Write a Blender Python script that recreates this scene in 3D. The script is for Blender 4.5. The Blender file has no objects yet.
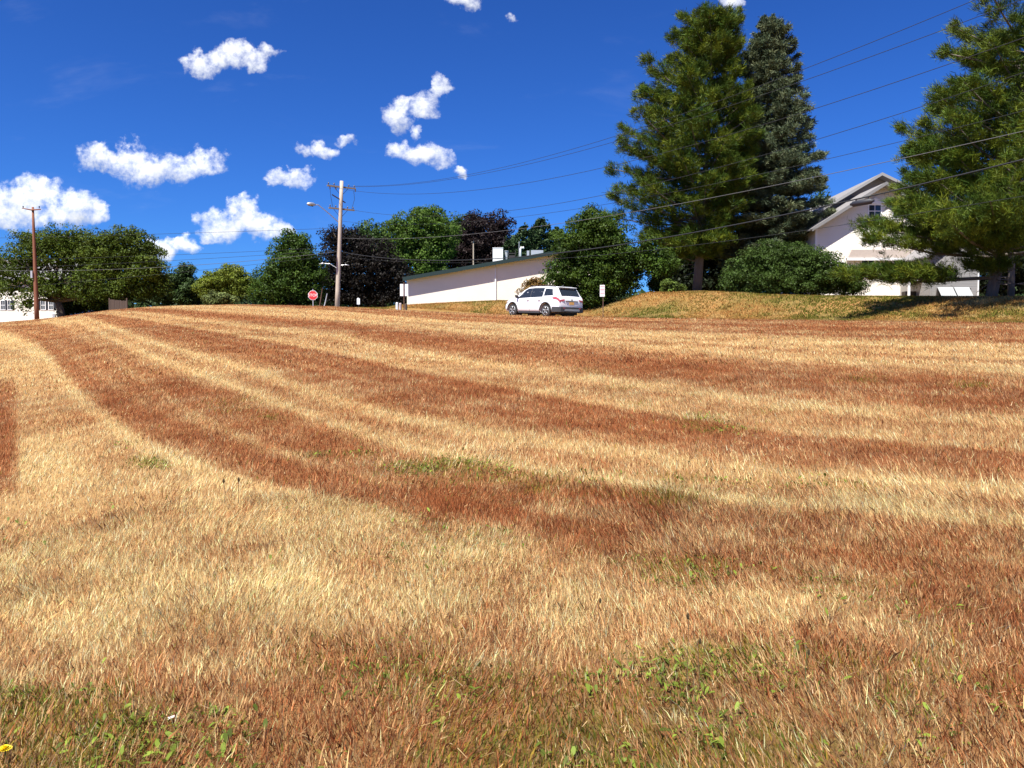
import bpy, bmesh, math, random
import numpy as np
from mathutils import Vector, Matrix
R = math.radians
random.seed(7)
rng = np.random.default_rng(11)
SC = bpy.context.scene
COL = SC.collection

# ------------------------------------------------------------------ camera
F = 800.0; PITCH = R(2.43); EYE = 1.6
cd = bpy.data.cameras.new('camera'); cam = bpy.data.objects.new('camera', cd); COL.objects.link(cam)
cd.sensor_width = 36.0; cd.lens = F / 1024 * 36.0; cd.clip_start = 0.05; cd.clip_end = 6000
cam.location = (0, 0, EYE); cam.rotation_euler = (math.pi / 2 - PITCH, 0, 0)
SC.camera = cam
SC.render.resolution_x = 1024; SC.render.resolution_y = 768
cP, sP = math.cos(PITCH), math.sin(PITCH)
def Mv(v):
    t = (384 - v) / F
    return (t * cP - sP) / (cP + t * sP)
def Up(px, v=300):
    return (px - 512) / F * (cP - Mv(v) * sP)
def W(px, v, Y):
    return Vector((Up(px, v) * Y, Y, EYE + Mv(v) * Y))
def project(x, y, z):
    m = (z - EYE) / y
    return 512 + F * (x / y) / (cP - m * sP), 384 - F * (m * cP + sP) / (cP - m * sP)

# ------------------------------------------------------------------ sun and sky
SUN_EL, SUN_AZ = 60.0, 214.0          # azimuth clockwise from +Y (the way the camera looks)
sd = bpy.data.lights.new('sun', 'SUN'); sun = bpy.data.objects.new('sun', sd); COL.objects.link(sun)
sd.energy = 5.0; sd.angle = R(0.53); sd.color = (1.0, 0.955, 0.87)
tosun = Vector((math.sin(R(SUN_AZ)) * math.cos(R(SUN_EL)), math.cos(R(SUN_AZ)) * math.cos(R(SUN_EL)), math.sin(R(SUN_EL))))
sun.rotation_euler = tosun.to_track_quat('Z', 'Y').to_euler()
vs = SC.view_settings
vs.view_transform = 'Standard'; vs.look = 'None'; vs.gamma = 1.0; vs.exposure = 1.08; vs.use_curve_mapping = False

world = bpy.data.worlds.new('World'); SC.world = world; world.use_nodes = True
nt = world.node_tree; nt.nodes.clear(); L = nt.links.new
def N(t, **k):
    n = nt.nodes.new(t)
    for a, b in k.items(): setattr(n, a, b)
    return n
def math_(op, a, b=None, c=None, clamp=False):
    n = N('ShaderNodeMath', operation=op); n.use_clamp = clamp
    for i, s in enumerate((a, b, c)):
        if s is None: continue
        if isinstance(s, (int, float)): n.inputs[i].default_value = s
        else: L(s, n.inputs[i])
    return n.outputs[0]
out = N('ShaderNodeOutputWorld'); bg = N('ShaderNodeBackground'); L(bg.outputs[0], out.inputs[0])
bg.inputs['Strength'].default_value = 0.11
sky = N('ShaderNodeTexSky', sky_type='NISHITA', sun_disc=False)
sky.sun_elevation = R(SUN_EL); sky.sun_rotation = R(SUN_AZ)
sky.altitude = 200; sky.air_density = 1.0; sky.dust_density = 0.25; sky.ozone_density = 3.0
tint = N('ShaderNodeMix', data_type='RGBA', blend_type='MULTIPLY'); tint.inputs['Factor'].default_value = 1
deep = N('ShaderNodeGamma'); deep.inputs['Gamma'].default_value = 1.30
nrm = N('ShaderNodeVectorMath', operation='SCALE'); nrm.inputs['Scale'].default_value = 1 / 4.0; L(sky.outputs[0], nrm.inputs[0]); L(nrm.outputs[0], deep.inputs['Color'])
den = N('ShaderNodeVectorMath', operation='SCALE'); den.inputs['Scale'].default_value = 4.0; L(deep.outputs[0], den.inputs[0])
L(den.outputs[0], tint.inputs['A']); tint.inputs['B'].default_value = (0.128, 0.285, 0.56, 1)
tc = N('ShaderNodeTexCoord'); sx = N('ShaderNodeSeparateXYZ'); L(tc.outputs['Generated'], sx.inputs[0])
dy = math_('MAXIMUM', sx.outputs['Y'], 0.05)
cu = math_('DIVIDE', sx.outputs['X'], dy); cw = math_('DIVIDE', sx.outputs['Z'], dy)
cxyz = N('ShaderNodeCombineXYZ'); L(cu, cxyz.inputs[0]); L(cw, cxyz.inputs[1])
nz = N('ShaderNodeTexNoise'); nz.inputs['Scale'].default_value = 22; nz.inputs['Detail'].default_value = 5; nz.inputs['Roughness'].default_value = 0.6
L(cxyz.outputs[0], nz.inputs['Vector'])
sub = N('ShaderNodeVectorMath', operation='SUBTRACT'); L(nz.outputs['Color'], sub.inputs[0]); sub.inputs[1].default_value = (.5, .5, .5)
mad = N('ShaderNodeVectorMath', operation='MULTIPLY_ADD'); L(sub.outputs[0], mad.inputs[0]); mad.inputs[1].default_value = (.062, .056, 0); L(cxyz.outputs[0], mad.inputs[2])
flat = N('ShaderNodeVectorMath', operation='MULTIPLY'); L(mad.outputs[0], flat.inputs[0]); flat.inputs[1].default_value = (1, 1, 0)
BL = [(203,64,19,12,1),(230,58,24,15,1),(252,62,18,10,1),(272,52,13,8,.9),
 (97,156,22,13,1),(125,158,24,15,1),(150,170,32,19,1),(180,170,22,16,1),(203,160,17,14,1),
 (10,208,46,22,1.1),(38,193,30,14,1.1),(72,210,34,17,1.1),(98,214,18,14,1.1),(-40,205,50,26,1.1),
 (225,224,28,16,1.1),(242,210,20,15,1.1),(258,226,24,14,1.1),(279,230,13,9,1),(208,234,13,7,1),
 (165,250,18,11,1.1),(183,247,15,9,1.1),(150,244,10,6,.9),
 (281,178,14,8,.85),(298,181,14,9,.9),
 (302,153,11,7,.85),(325,150,15,9,.9),(346,138,9,7,.7),
 (402,118,17,17,1),(424,108,18,12,.9),(438,92,8,17,.85),
 (398,150,14,9,.85),(420,157,26,11,1),(442,157,12,8,.8),(457,168,8,6,.85),(418,137,6,6,.7),
 (467,1,20,11,1),(508,16,9,5,.45),(732,-2,15,8,.9)]
mx = None; ysum = None; msum = None
for (px, v, a, b, amp) in BL:
    u0, w0 = Up(px, v), Mv(v)
    ia, ib = F / (a * 1.2), F / (b * 1.2)
    n = N('ShaderNodeVectorMath', operation='MULTIPLY_ADD'); L(flat.outputs[0], n.inputs[0])
    n.inputs[1].default_value = (ia, ib, 0); n.inputs[2].default_value = (-u0 * ia, -w0 * ib, 0)
    d = N('ShaderNodeVectorMath', operation='DOT_PRODUCT'); L(n.outputs[0], d.inputs[0]); L(n.outputs[0], d.inputs[1])
    m = math_('MULTIPLY_ADD', d.outputs['Value'], -amp, amp, clamp=True)
    s = N('ShaderNodeSeparateXYZ'); L(n.outputs[0], s.inputs[0])
    if mx is None: mx, msum, ysum = m, m, math_('MULTIPLY', s.outputs[1], m)
    else:
        mx = math_('MAXIMUM', mx, m); msum = math_('ADD', msum, m); ysum = math_('MULTIPLY_ADD', s.outputs[1], m, ysum)
yy = math_('DIVIDE', ysum, math_('MAXIMUM', msum, 0.01))
nz2 = N('ShaderNodeTexNoise'); nz2.inputs['Scale'].default_value = 60; nz2.inputs['Detail'].default_value = 7; nz2.inputs['Roughness'].default_value = 0.66
L(cxyz.outputs[0], nz2.inputs['Vector'])
dens = math_('MULTIPLY_ADD', math_('SUBTRACT', nz2.outputs['Fac'], 0.5), 2.3, mx)
mr = N('ShaderNodeMapRange', interpolation_type='SMOOTHSTEP'); L(dens, mr.inputs[0]); mr.inputs[1].default_value = 0.0; mr.inputs[2].default_value = 1.35
gate = N('ShaderNodeMapRange', interpolation_type='SMOOTHSTEP'); L(mx, gate.inputs[0]); gate.inputs[1].default_value = 0.0; gate.inputs[2].default_value = 0.35
front = math_('GREATER_THAN', sx.outputs['Y'], 0.05)
cm = math_('MULTIPLY', math_('MULTIPLY', mr.outputs[0], gate.outputs[0]), front)
# thin cirrus
mp = N('ShaderNodeMapping'); mp.inputs['Scale'].default_value = (2.0, 7.0, 1); mp.inputs['Rotation'].default_value = (0, 0, R(-14)); L(cxyz.outputs[0], mp.inputs[0])
nz3 = N('ShaderNodeTexNoise'); nz3.inputs['Scale'].default_value = 1.6; nz3.inputs['Detail'].default_value = 6; nz3.inputs['Roughness'].default_value = .6; nz3.inputs['Distortion'].default_value = .4
L(mp.outputs[0], nz3.inputs['Vector'])
ci = N('ShaderNodeMapRange', interpolation_type='SMOOTHSTEP'); L(nz3.outputs['Fac'], ci.inputs[0]); ci.inputs[1].default_value = .55; ci.inputs[2].default_value = .85; ci.inputs[4].default_value = .16
lft = N('ShaderNodeMapRange'); L(cu, lft.inputs[0]); lft.inputs[1].default_value = .25; lft.inputs[2].default_value = -.1
cim = math_('MULTIPLY', math_('MULTIPLY', ci.outputs[0], lft.outputs[0]), front)
cmt = math_('MAXIMUM', cm, cim)
# cloud brightness: sunlit tops, greyer bases
shade = math_('ADD', math_('MULTIPLY', yy, .34), math_('MULTIPLY', math_('SUBTRACT', nz.outputs['Fac'], .5), .55))
cr = N('ShaderNodeMapRange'); L(shade, cr.inputs[0]); cr.inputs[1].default_value = -.28; cr.inputs[2].default_value = .22
cc = N('ShaderNodeMix', data_type='RGBA'); L(cr.outputs[0], cc.inputs['Factor'])
cc.inputs['A'].default_value = (3.0, 3.2, 3.6, 1); cc.inputs['B'].default_value = (6.9, 6.9, 6.9, 1)
fin = N('ShaderNodeMix', data_type='RGBA'); L(cmt, fin.inputs['Factor']); L(tint.outputs['Result'], fin.inputs['A']); L(cc.outputs['Result'], fin.inputs['B'])
L(fin.outputs['Result'], bg.inputs['Color'])

# ------------------------------------------------------------------ materials
def newmat(name):
    m = bpy.data.materials.new(name); m.use_nodes = True
    t = m.node_tree; b = t.nodes['Principled BSDF']
    return m, t, b
def mat(name, col, rough=.6, metal=0, noise=0.0, scale=6, spec=.5, stretch=None):
    m, t, b = newmat(name)
    b.inputs['Roughness'].default_value = rough; b.inputs['Metallic'].default_value = metal
    b.inputs['Specular IOR Level'].default_value = spec
    b.inputs['Base Color'].default_value = (*col, 1)
    if noise:
        c = t.nodes.new('ShaderNodeTexCoord'); n = t.nodes.new('ShaderNodeTexNoise'); r = t.nodes.new('ShaderNodeMix'); r.data_type = 'RGBA'
        n.inputs['Scale'].default_value = scale; n.inputs['Detail'].default_value = 5
        if stretch:
            q = t.nodes.new('ShaderNodeMapping'); q.inputs['Scale'].default_value = stretch
            t.links.new(c.outputs['Object'], q.inputs[0]); t.links.new(q.outputs[0], n.inputs[0])
        else: t.links.new(c.outputs['Object'], n.inputs[0])
        r.inputs['A'].default_value = (*[x * (1 - noise) for x in col], 1); r.inputs['B'].default_value = (*[min(1, x * (1 + noise)) for x in col], 1)
        t.links.new(n.outputs['Fac'], r.inputs['Factor']); t.links.new(r.outputs['Result'], b.inputs['Base Color'])
    return m
def leafmat(name, trans=.25, rough=.55, spec=.15):
    m, t, b = newmat(name)
    a = t.nodes.new('ShaderNodeAttribute'); a.attribute_name = 'tone'
    t.links.new(a.outputs['Color'], b.inputs['Base Color']); b.inputs['Roughness'].default_value = rough
    b.inputs['Specular IOR Level'].default_value = spec
    tr = t.nodes.new('ShaderNodeBsdfTranslucent'); mix = t.nodes.new('ShaderNodeMixShader'); mix.inputs[0].default_value = trans
    t.links.new(a.outputs['Color'], tr.inputs['Color']); t.links.new(b.outputs[0], mix.inputs[1]); t.links.new(tr.outputs[0], mix.inputs[2])
    t.links.new(mix.outputs[0], t.nodes['Material Output'].inputs['Surface'])
    return m
LEAF = leafmat('leaves', .28)
NEEDLE = leafmat('needles', .08)
BLADE = leafmat('dry_blades', .46, .85, 0.0)
def siding(name, col, pitch, depth=.5, dark=.0):
    m, t, b = newmat(name)
    c = t.nodes.new('ShaderNodeTexCoord'); s = t.nodes.new('ShaderNodeSeparateXYZ'); t.links.new(c.outputs['Object'], s.inputs[0])
    d = t.nodes.new('ShaderNodeMath'); d.operation = 'DIVIDE'; t.links.new(s.outputs['Z'], d.inputs[0]); d.inputs[1].default_value = pitch
    f = t.nodes.new('ShaderNodeMath'); f.operation = 'FRACT'; t.links.new(d.outputs[0], f.inputs[0])
    g = t.nodes.new('ShaderNodeMath'); g.operation = 'SUBTRACT'; g.inputs[0].default_value = 1; t.links.new(f.outputs[0], g.inputs[1])
    bp = t.nodes.new('ShaderNodeBump'); bp.inputs['Strength'].default_value = depth; bp.inputs['Distance'].default_value = .02
    t.links.new(g.outputs[0], bp.inputs['Height']); t.links.new(bp.outputs[0], b.inputs['Normal'])
    n = t.nodes.new('ShaderNodeTexNoise'); n.inputs['Scale'].default_value = .8; n.inputs['Detail'].default_value = 6; t.links.new(c.outputs['Object'], n.inputs[0])
    r = t.nodes.new('ShaderNodeMix'); r.data_type = 'RGBA'; t.links.new(n.outputs['Fac'], r.inputs['Factor'])
    r.inputs['A'].default_value = (*[x * .86 for x in col], 1); r.inputs['B'].default_value = (*col, 1)
    t.links.new(r.outputs['Result'], b.inputs['Base Color']); b.inputs['Roughness'].default_value = .55
    return m
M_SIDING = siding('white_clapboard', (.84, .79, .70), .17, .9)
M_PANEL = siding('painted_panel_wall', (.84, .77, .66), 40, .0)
M_GREYSIDE = siding('grey_and_shaded_clapboard', (.27, .26, .25), .17, .8)
M_GREEN = mat('green_metal_roof', (.06, .13, .11), .4, .2, .15)
M_ROOFG = mat('grey_shingles', (.22, .21, .21), .85, 0, .35, 9)
M_SOFFIT = mat('grey_painted_soffit', (.26, .25, .245), .7, 0, .1)
M_TRIM = mat('white_trim', (.80, .80, .80), .5)
M_GLASS = mat('window_glass', (.02, .025, .03), .08, 0, spec=.6)
M_SHUT = mat('black_shutter', (.02, .022, .03), .6)
M_METAL = mat('galvanised_metal', (.55, .56, .57), .45, .6, .1)
M_DARKMET = mat('dark_metal', (.06, .05, .045), .5, .5)
M_RUSTPOST = mat('brown_sign_post', (.09, .045, .03), .8, 0, .2)
M_POLE = mat('weathered_pole_wood', (.43, .36, .29), .85, 0, .3, 10, stretch=(3, 3, .3))
M_POLER = mat('treated_pole_wood', (.20, .075, .04), .85, 0, .35, 10, stretch=(3, 3, .3))
M_ARM = mat('crossarm_wood', (.22, .18, .14), .85, 0, .3, 8)
M_INS = mat('porcelain_insulator', (.10, .09, .09), .3)
M_WIRE = mat('weathered_cable', (.025, .027, .03), .7, spec=.2)
M_WIREL = mat('aluminium_cable', (.09, .092, .095), .8, 0)
M_BARK = mat('grey_brown_bark', (.11, .085, .065), .95, 0, .5, 5, stretch=(4, 4, .8))
M_PINEBARK = mat('pine_bark', (.15, .125, .11), .95, 0, .45, 5, stretch=(4, 4, .8))
M_WOOD = mat('old_fence_boards', (.075, .05, .038), .85, 0, .35, 6, stretch=(6, 6, .5))
M_ASPH = mat('asphalt', (.055, .055, .058), .9, 0, .3, 14)

# ------------------------------------------------------------------ object helpers
def link(o, parent=None):
    COL.objects.link(o)
    if parent: o.parent = parent
    return o
def tag(o, label=None, cat=None, group=None, kind=None):
    if label: o['label'] = label
    if cat: o['category'] = cat
    if group: o['group'] = group
    if kind: o['kind'] = kind
    return o
def empty(name, loc, label, cat, group=None, rz=0):
    e = bpy.data.objects.new(name, None); e.location = loc; e.rotation_euler = (0, 0, rz); e.empty_display_size = .3
    return tag(link(e), label, cat, group)
class MB:
    def __init__(s): s.v = []; s.f = []; s.mi = []; s.mats = []
    def add(s, vs_, fs, m=0):
        k = len(s.v); s.v += [tuple(p) for p in vs_]
        for f in fs: s.f.append(tuple(i + k for i in f)); s.mi.append(m)
    def box(s, x0, x1, y0, y1, z0, z1, m=0):
        s.add([(x0,y0,z0),(x1,y0,z0),(x1,y1,z0),(x0,y1,z0),(x0,y0,z1),(x1,y0,z1),(x1,y1,z1),(x0,y1,z1)],
              [(0,3,2,1),(4,5,6,7),(0,1,5,4),(1,2,6,5),(2,3,7,6),(3,0,4,7)], m)
    def prism(s, poly, y0, y1, m=0):                     # poly in x,z
        n = len(poly)
        s.add([(x, y0, z) for x, z in poly] + [(x, y1, z) for x, z in poly],
              [tuple(range(n)), tuple(range(2*n-1, n-1, -1))] + [(i, i+n, (i+1) % n + n, (i+1) % n) for i in range(n)], m)
    def tube(s, pts, rad, seg=8, m=0, cap=True):
        pts = [Vector(p) for p in pts]; n = len(pts)
        if isinstance(rad, (int, float)): rad = [rad] * n
        rings = []
        ref = Vector((0, 0, 1)) if abs((pts[-1]-pts[0]).normalized().z) < .9 else Vector((1, 0, 0))
        for i, p in enumerate(pts):
            t = (pts[min(i+1, n-1)] - pts[max(i-1, 0)]).normalized()
            a = t.cross(ref).normalized(); b = t.cross(a)
            rings += [p + (a * math.cos(2*math.pi*k/seg) + b * math.sin(2*math.pi*k/seg)) * rad[i] for k in range(seg)]
        fs = [(i*seg+k, i*seg+(k+1) % seg, (i+1)*seg+(k+1) % seg, (i+1)*seg+k) for i in range(n-1) for k in range(seg)]
        if cap: fs += [tuple(range(seg-1, -1, -1)), tuple((n-1)*seg+k for k in range(seg))]
        s.add(rings, fs, m)
    def build(s, name, mats, parent=None, smooth=False, bevel=0):
        me = bpy.data.meshes.new(name); me.from_pydata(s.v, [], s.f)
        for m in (mats if isinstance(mats, (list, tuple)) else [mats]): me.materials.append(m)
        me.polygons.foreach_set('material_index', s.mi)
        if smooth: me.polygons.foreach_set('use_smooth', [True] * len(s.f))
        bm = bmesh.new(); bm.from_mesh(me); bmesh.ops.recalc_face_normals(bm, faces=bm.faces)
        if bevel: bmesh.ops.bevel(bm, geom=[e for e in bm.edges if e.calc_face_angle(0) > .6], offset=bevel, segments=2, affect='EDGES', profile=.6)
        bm.to_mesh(me); bm.free(); me.update()
        return link(bpy.data.objects.new(name, me), parent)
def npmesh(name, verts, faces_n, loops, matl, tone=None, parent=None):
    """verts (n,3); faces_n: list/array of face sizes; loops: vertex index per loop"""
    me = bpy.data.meshes.new(name); me.vertices.add(len(verts)); me.vertices.foreach_set('co', np.asarray(verts, np.float32).ravel())
    me.loops.add(len(loops)); me.loops.foreach_set('vertex_index', np.asarray(loops, np.int32))
    fn = np.asarray(faces_n, np.int32); st = np.concatenate([[0], np.cumsum(fn)[:-1]]).astype(np.int32)
    me.polygons.add(len(fn)); me.polygons.foreach_set('loop_start', st); me.polygons.foreach_set('loop_total', fn)
    if tone is not None:
        a = me.attributes.new('tone', 'FLOAT_COLOR', 'POINT')
        c = np.ones((len(verts), 4), np.float32); c[:, :3] = tone; a.data.foreach_set('color', c.ravel())
    me.materials.append(matl); me.update(); me.validate()
    return link(bpy.data.objects.new(name, me), parent)
# ------------------------------------------------------------------ terrain
tm = lambda a, xs, ys: np.interp(a, xs, ys)
SIL_PX = [-400,   0,  30,  60, 110, 150, 180, 250, 330, 400, 470, 540, 583, 700, 830, 1024, 1400]
SIL_V  = [ 336, 322.5, 320, 317, 310, 307, 305.5, 304.5, 306.5, 310, 313.5, 316, 317, 319, 321, 323.5, 326]
TOP_PX = [-400,  0,  60, 110, 180, 250, 340, 385, 400, 450, 500, 560, 600, 620, 648, 700, 735, 770, 830, 900, 1024, 1400]
TOP_V  = [ 338, 323.5, 318, 311, 306.5, 305.5, 307, 307.5, 305, 302.5, 300.5, 303, 304, 300, 292.5, 291.5, 292.5, 295, 296.5, 297, 297.5, 299]
def crestY(u):
    a = 45.03 / np.maximum(1 + 1.527 * u, .35)
    b = 66 + 12 * np.clip((u + .64) / .4, -1, 1)
    k = 6.0
    return -k * np.log(np.exp(-a / k) + np.exp(-b / k))       # soft min
def sstep(t): t = np.clip(t, 0, 1); return t * t * (3 - 2 * t)
def MvA(v):
    t = (384 - v) / F
    return (t * cP - sP) / (cP + t * sP)
def G(x, y):
    x = np.asarray(x, float); y = np.asarray(y, float)
    th = np.arctan2(x, y); r = np.hypot(x, y)
    tc_ = np.clip(th, -R(42), R(42)); u = np.tan(tc_); Y = r * np.cos(tc_)
    back = np.where(np.abs(th) > R(42), np.cos((np.abs(th) - R(42)) * 1.15), 1.0)
    px = 512 + F * u
    vc = tm(px, SIL_PX, SIL_V); vt = tm(px, TOP_PX, TOP_V)
    Yc = crestY(u); mc = MvA(vc); zc = EYE + mc * Yc
    t = np.clip(Y / Yc, 0, 1)
    zf = zc * t * (1.22 - .22 * t)
    wY = np.clip(7.0 / np.maximum(.836 * u + .548, .3), 6, 12)
    e = Y - Yc
    bw = np.where(px > 390, 7.0, 11.0)
    V = vc + .35 * sstep(e / .8) + (vt + .15 - vc) * sstep((e - wY) / bw)
    Yq = np.minimum(Y, 92)
    zb = EYE + MvA(V) * Yq - .02 * np.maximum(Y - 92, 0) + 0 * e
    z = np.where(Y < Yc, zf, zb)
    z = z + .020 * np.sin(x * .9 + 1.3 * np.sin(y * .5)) * np.sin(y * .8 + 1) * np.clip(Y / 4, 0, 1) * (Y < Yc - 2)
    return z * np.where(back < 1, back, 1) if np.ndim(z) else float(z * back)
def Gf(x, y): return float(G(np.array([x]), np.array([y]))[0])
def onG(px, Y, v=300):
    x = Up(px, v) * Y
    return Vector((x, Y, Gf(x, Y)))

# mowing stripes: boundaries of the bands as curves over the field (traced columns, looked up through azimuth and distance)
BPX = np.array([0, 40, 80, 110, 140, 170, 200, 230, 260, 300, 340, 400, 480, 583, 680, 766, 900, 1024.])
def curve(pts): p = np.array(pts, float); return np.interp(BPX, p[:, 0], p[:, 1])
B = [
 curve([(0,322),(60,316),(110,308),(150,306),(200,305),(260,306.5),(340,311),(400,317),(480,323),(583,329),(766,337),(1024,346)]),
 curve([(0,323),(60,317),(110,309),(150,307.5),(200,311),(260,315),(340,321),(400,327),(480,336),(583,346),(766,361),(1024,380)]),
 curve([(0,324),(60,318),(110,310.5),(150,311.5),(200,318),(260,324),(340,333),(400,346),(480,358),(583,371),(766,394),(1024,416)]),
 curve([(0,325),(60,318.5),(85,313),(120,315),(160,322),(200,329),(260,339),(340,352),(400,367),(480,382),(583,402),(766,431),(1024,452)]),
 curve([(0,326),(60,319),(80,314.5),(96,316),(123,330),(160,340),(186,348),(242,360),(299,381),(340,393),(400,410),(480,424),(583,437),(766,463),(1024,480)]),
 curve([(0,326.5),(60,320),(76,319),(110,340),(166,365),(232,390),(282,410),(340,433),(400,452),(480,466),(583,484),(766,512),(1024,530)]),
 curve([(0,327),(20,324),(30,327),(43,347),(70,370),(78,388),(110,413),(133,433),(186,453),(216,466),(276,486),(340,498),(400,510),(583,542),(766,566),(1024,592)]),
]
BV = [  # band values above each boundary: start, middle, end
 (.30, .12, .15), (.85, .60, .85), (.10, .02, .08), (.80, .42, .80), (.04, .0, .05), (.88, .34, .98), (.03, .20, .16)]
VV = np.arange(296, 1100, 1.0)
TPX = np.arange(-400, 1425, 6.0)
LOW = [(40,345,.5,0),(12,350,.55,0),(20,370,.85,0),(62,380,.55,0),(90,400,.5,0),(30,405,.5,0),(40,450,.95,0),(55,478,.95,0),(-10,450,.7,0),(8,430,.6,0),(-60,420,.6,0),(60,510,.75,.0),(110,455,.55,.1),(150,470,.75,.1),(120,520,.8,.12),
 (250,505,.85,.1),(20,540,.65,.15),(350,525,.9,.1),(450,540,.8,.2),(240,560,.75,.15),(130,590,.9,0),(60,610,.85,0),(300,590,.9,0),(450,590,.9,.1),(560,575,.75,0),
 (600,540,.25,.45),(700,560,.25,.4),(500,505,.25,.4),(420,505,.4,.2),(800,560,.22,.25),(870,535,.35,.6),(950,545,.35,.5),(1010,560,.4,.2),(950,600,.2,.2),(1010,620,.15,.1),(760,612,.75,0),(640,615,.65,0),(560,620,.7,.1),
 (1000,650,.3,.1),(900,640,.4,.1),(850,630,.45,.1),(30,670,.35,0),(30,712,.25,.85),(90,720,.25,.6),(200,670,.4,0),(150,750,.4,.6),(300,700,.35,.15),(230,740,.35,.5),(400,700,.4,.4),(330,690,.45,.3),(480,700,.4,.3),(500,650,.6,.1),
 (600,700,.4,.5),(690,700,.4,.75),(700,750,.35,.8),(560,750,.3,.9),(850,700,.4,.6),(800,740,.35,.7),(880,690,.35,.7),(760,690,.5,.4),(1000,740,.3,.15),(920,680,.35,.4),(1000,690,.15,.25),(960,700,.3,.1),(500,900,.35,.5),(0,900,.35,.5),(1000,900,.35,.4)]
LOW = np.array(LOW, float)
GREENP = [(450,468,60,8,.55),(500,478,60,8,.6),(560,492,50,8,.6),(640,500,60,9,.5),(700,480,70,7,.25),(860,380,22,3.5,.5),(975,386,20,4,.5),(700,424,20,7,.45),(720,430,30,4,.3),(770,410,12,3,.5),
 (130,371,20,5,.15),(235,407,25,6,.35),(270,418,18,3,.4),(310,455,14,3,.5),(150,462,22,6,.6),(360,455,14,3,.5),(130,445,10,2,.5),(245,400,12,3,.5),(830,490,40,8,.3),(600,372,16,3,.3),(620,388,16,3,.4),(640,405,12,3,.3)]
tab_d = np.zeros((len(TPX), len(VV))); tab_g = np.zeros_like(tab_d)
for i, p in enumerate(TPX):
    pc = min(max(p, 0), 1024)
    bs = [float(np.interp(pc, SIL_PX, SIL_V)) - 1.5] + [float(np.interp(pc, BPX, b)) for b in B]
    for k in range(1, len(bs)): bs[k] = max(bs[k], bs[k-1] + .2)
    kx, kv = [bs[0] - 20], [BV[0][0]]
    for k in range(len(bs) - 1):
        a, b = bs[k], bs[k+1]
        bvk = BV[k]
        if k == 6: q_ = min(max((pc - 430) / 330, 0), 1); bvk = [a_ * (1 - q_) + c_ * q_ for a_, c_ in zip(BV[k], (.22, .42, .34))]
        for fr, val in zip((.16, .5, .84), bvk): kx.append(a + (b - a) * fr); kv.append(val)
    d = np.interp(VV, kx, kv)
    Pw = 1.0 / ((((p if p > -80 else -80) - LOW[:, 0:1]) / 1.9) ** 2 + (VV[None] - LOW[:, 1:2]) ** 2 + 25) ** 1.7
    low = (Pw * LOW[:, 2:3]).sum(0) / Pw.sum(0); g = np.clip((Pw * LOW[:, 3:4]).sum(0) / Pw.sum(0) - .10, 0, 1) * 1.15
    low = low + .45 * np.exp(-((VV - bs[-1] - 9) / 9) ** 2) * (pc < 420)
    mk = sstep((22 - p) / 12) * sstep((VV - 372) / 22) * sstep((502 - VV) / 22); low = low * (1 - mk) + .02 * mk
    k = sstep((VV - bs[-1] + 2) / 9)
    d = d * (1 - k) + low * k; g = g * k
    # thin tracks running along the stripes
    order = np.interp(VV, bs, np.arange(len(bs))); ph = order * 7.3
    T1 = np.random.default_rng(5).random(200); i1 = np.floor(ph).astype(int); f1 = ph - i1; f1 = f1*f1*(3-2*f1)
    d = d + .42 * (T1[i1 + 20] * (1-f1) + T1[i1 + 21] * f1 - .5) * (1 - k)
    # faint pale streak inside the widest brown band
    if 50 < pc < 320:
        vs_ = np.interp(pc, [55, 90, 130, 180, 240, 290, 320], [322, 340, 372, 408, 436, 455, 466]); d = d + .28 * np.exp(-((VV - vs_) / 5) ** 2)
    for (gx, gv, ga, gb, gs) in GREENP:
        g = np.maximum(g, gs * np.exp(-((p - gx) / ga) ** 2 - ((VV - gv) / gb) ** 2))
    tab_d[i] = d; tab_g[i] = g
def field(x, y, z):
    y = np.maximum(y, .5); px, v = project(x, y, z)
    a = np.clip((px - TPX[0]) / 6, 0, len(TPX) - 1.001); b = np.clip(v - VV[0], 0, len(VV) - 1.001)
    i = a.astype(int); j = b.astype(int); fa = a - i; fb = b - j
    def S(T): return (T[i, j] * (1-fa) * (1-fb) + T[i+1, j] * fa * (1-fb) + T[i, j+1] * (1-fa) * fb + T[i+1, j+1] * fa * fb)
    return np.clip(S(tab_d), 0, 1), np.clip(S(tab_g), 0, 1)
def vnoise(x, y, s, seed=0):
    """smooth value noise"""
    r = np.random.default_rng(seed); T = r.random((256, 256))
    X = x / s + 1000.3; Y = y / s + 1000.7; i = np.floor(X).astype(int); j = np.floor(Y).astype(int); a = X - i; b = Y - j
    a = a*a*(3-2*a); b = b*b*(3-2*b); g = lambda p, q: T[p % 256, q % 256]
    return g(i,j)*(1-a)*(1-b) + g(i+1,j)*a*(1-b) + g(i,j+1)*(1-a)*b + g(i+1,j+1)*a*b
def fbm(x, y, s, seed=0): return .5*vnoise(x,y,s,seed) + .3*vnoise(x,y,s/2.1,seed+1) + .2*vnoise(x,y,s/4.3,seed+2)

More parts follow.
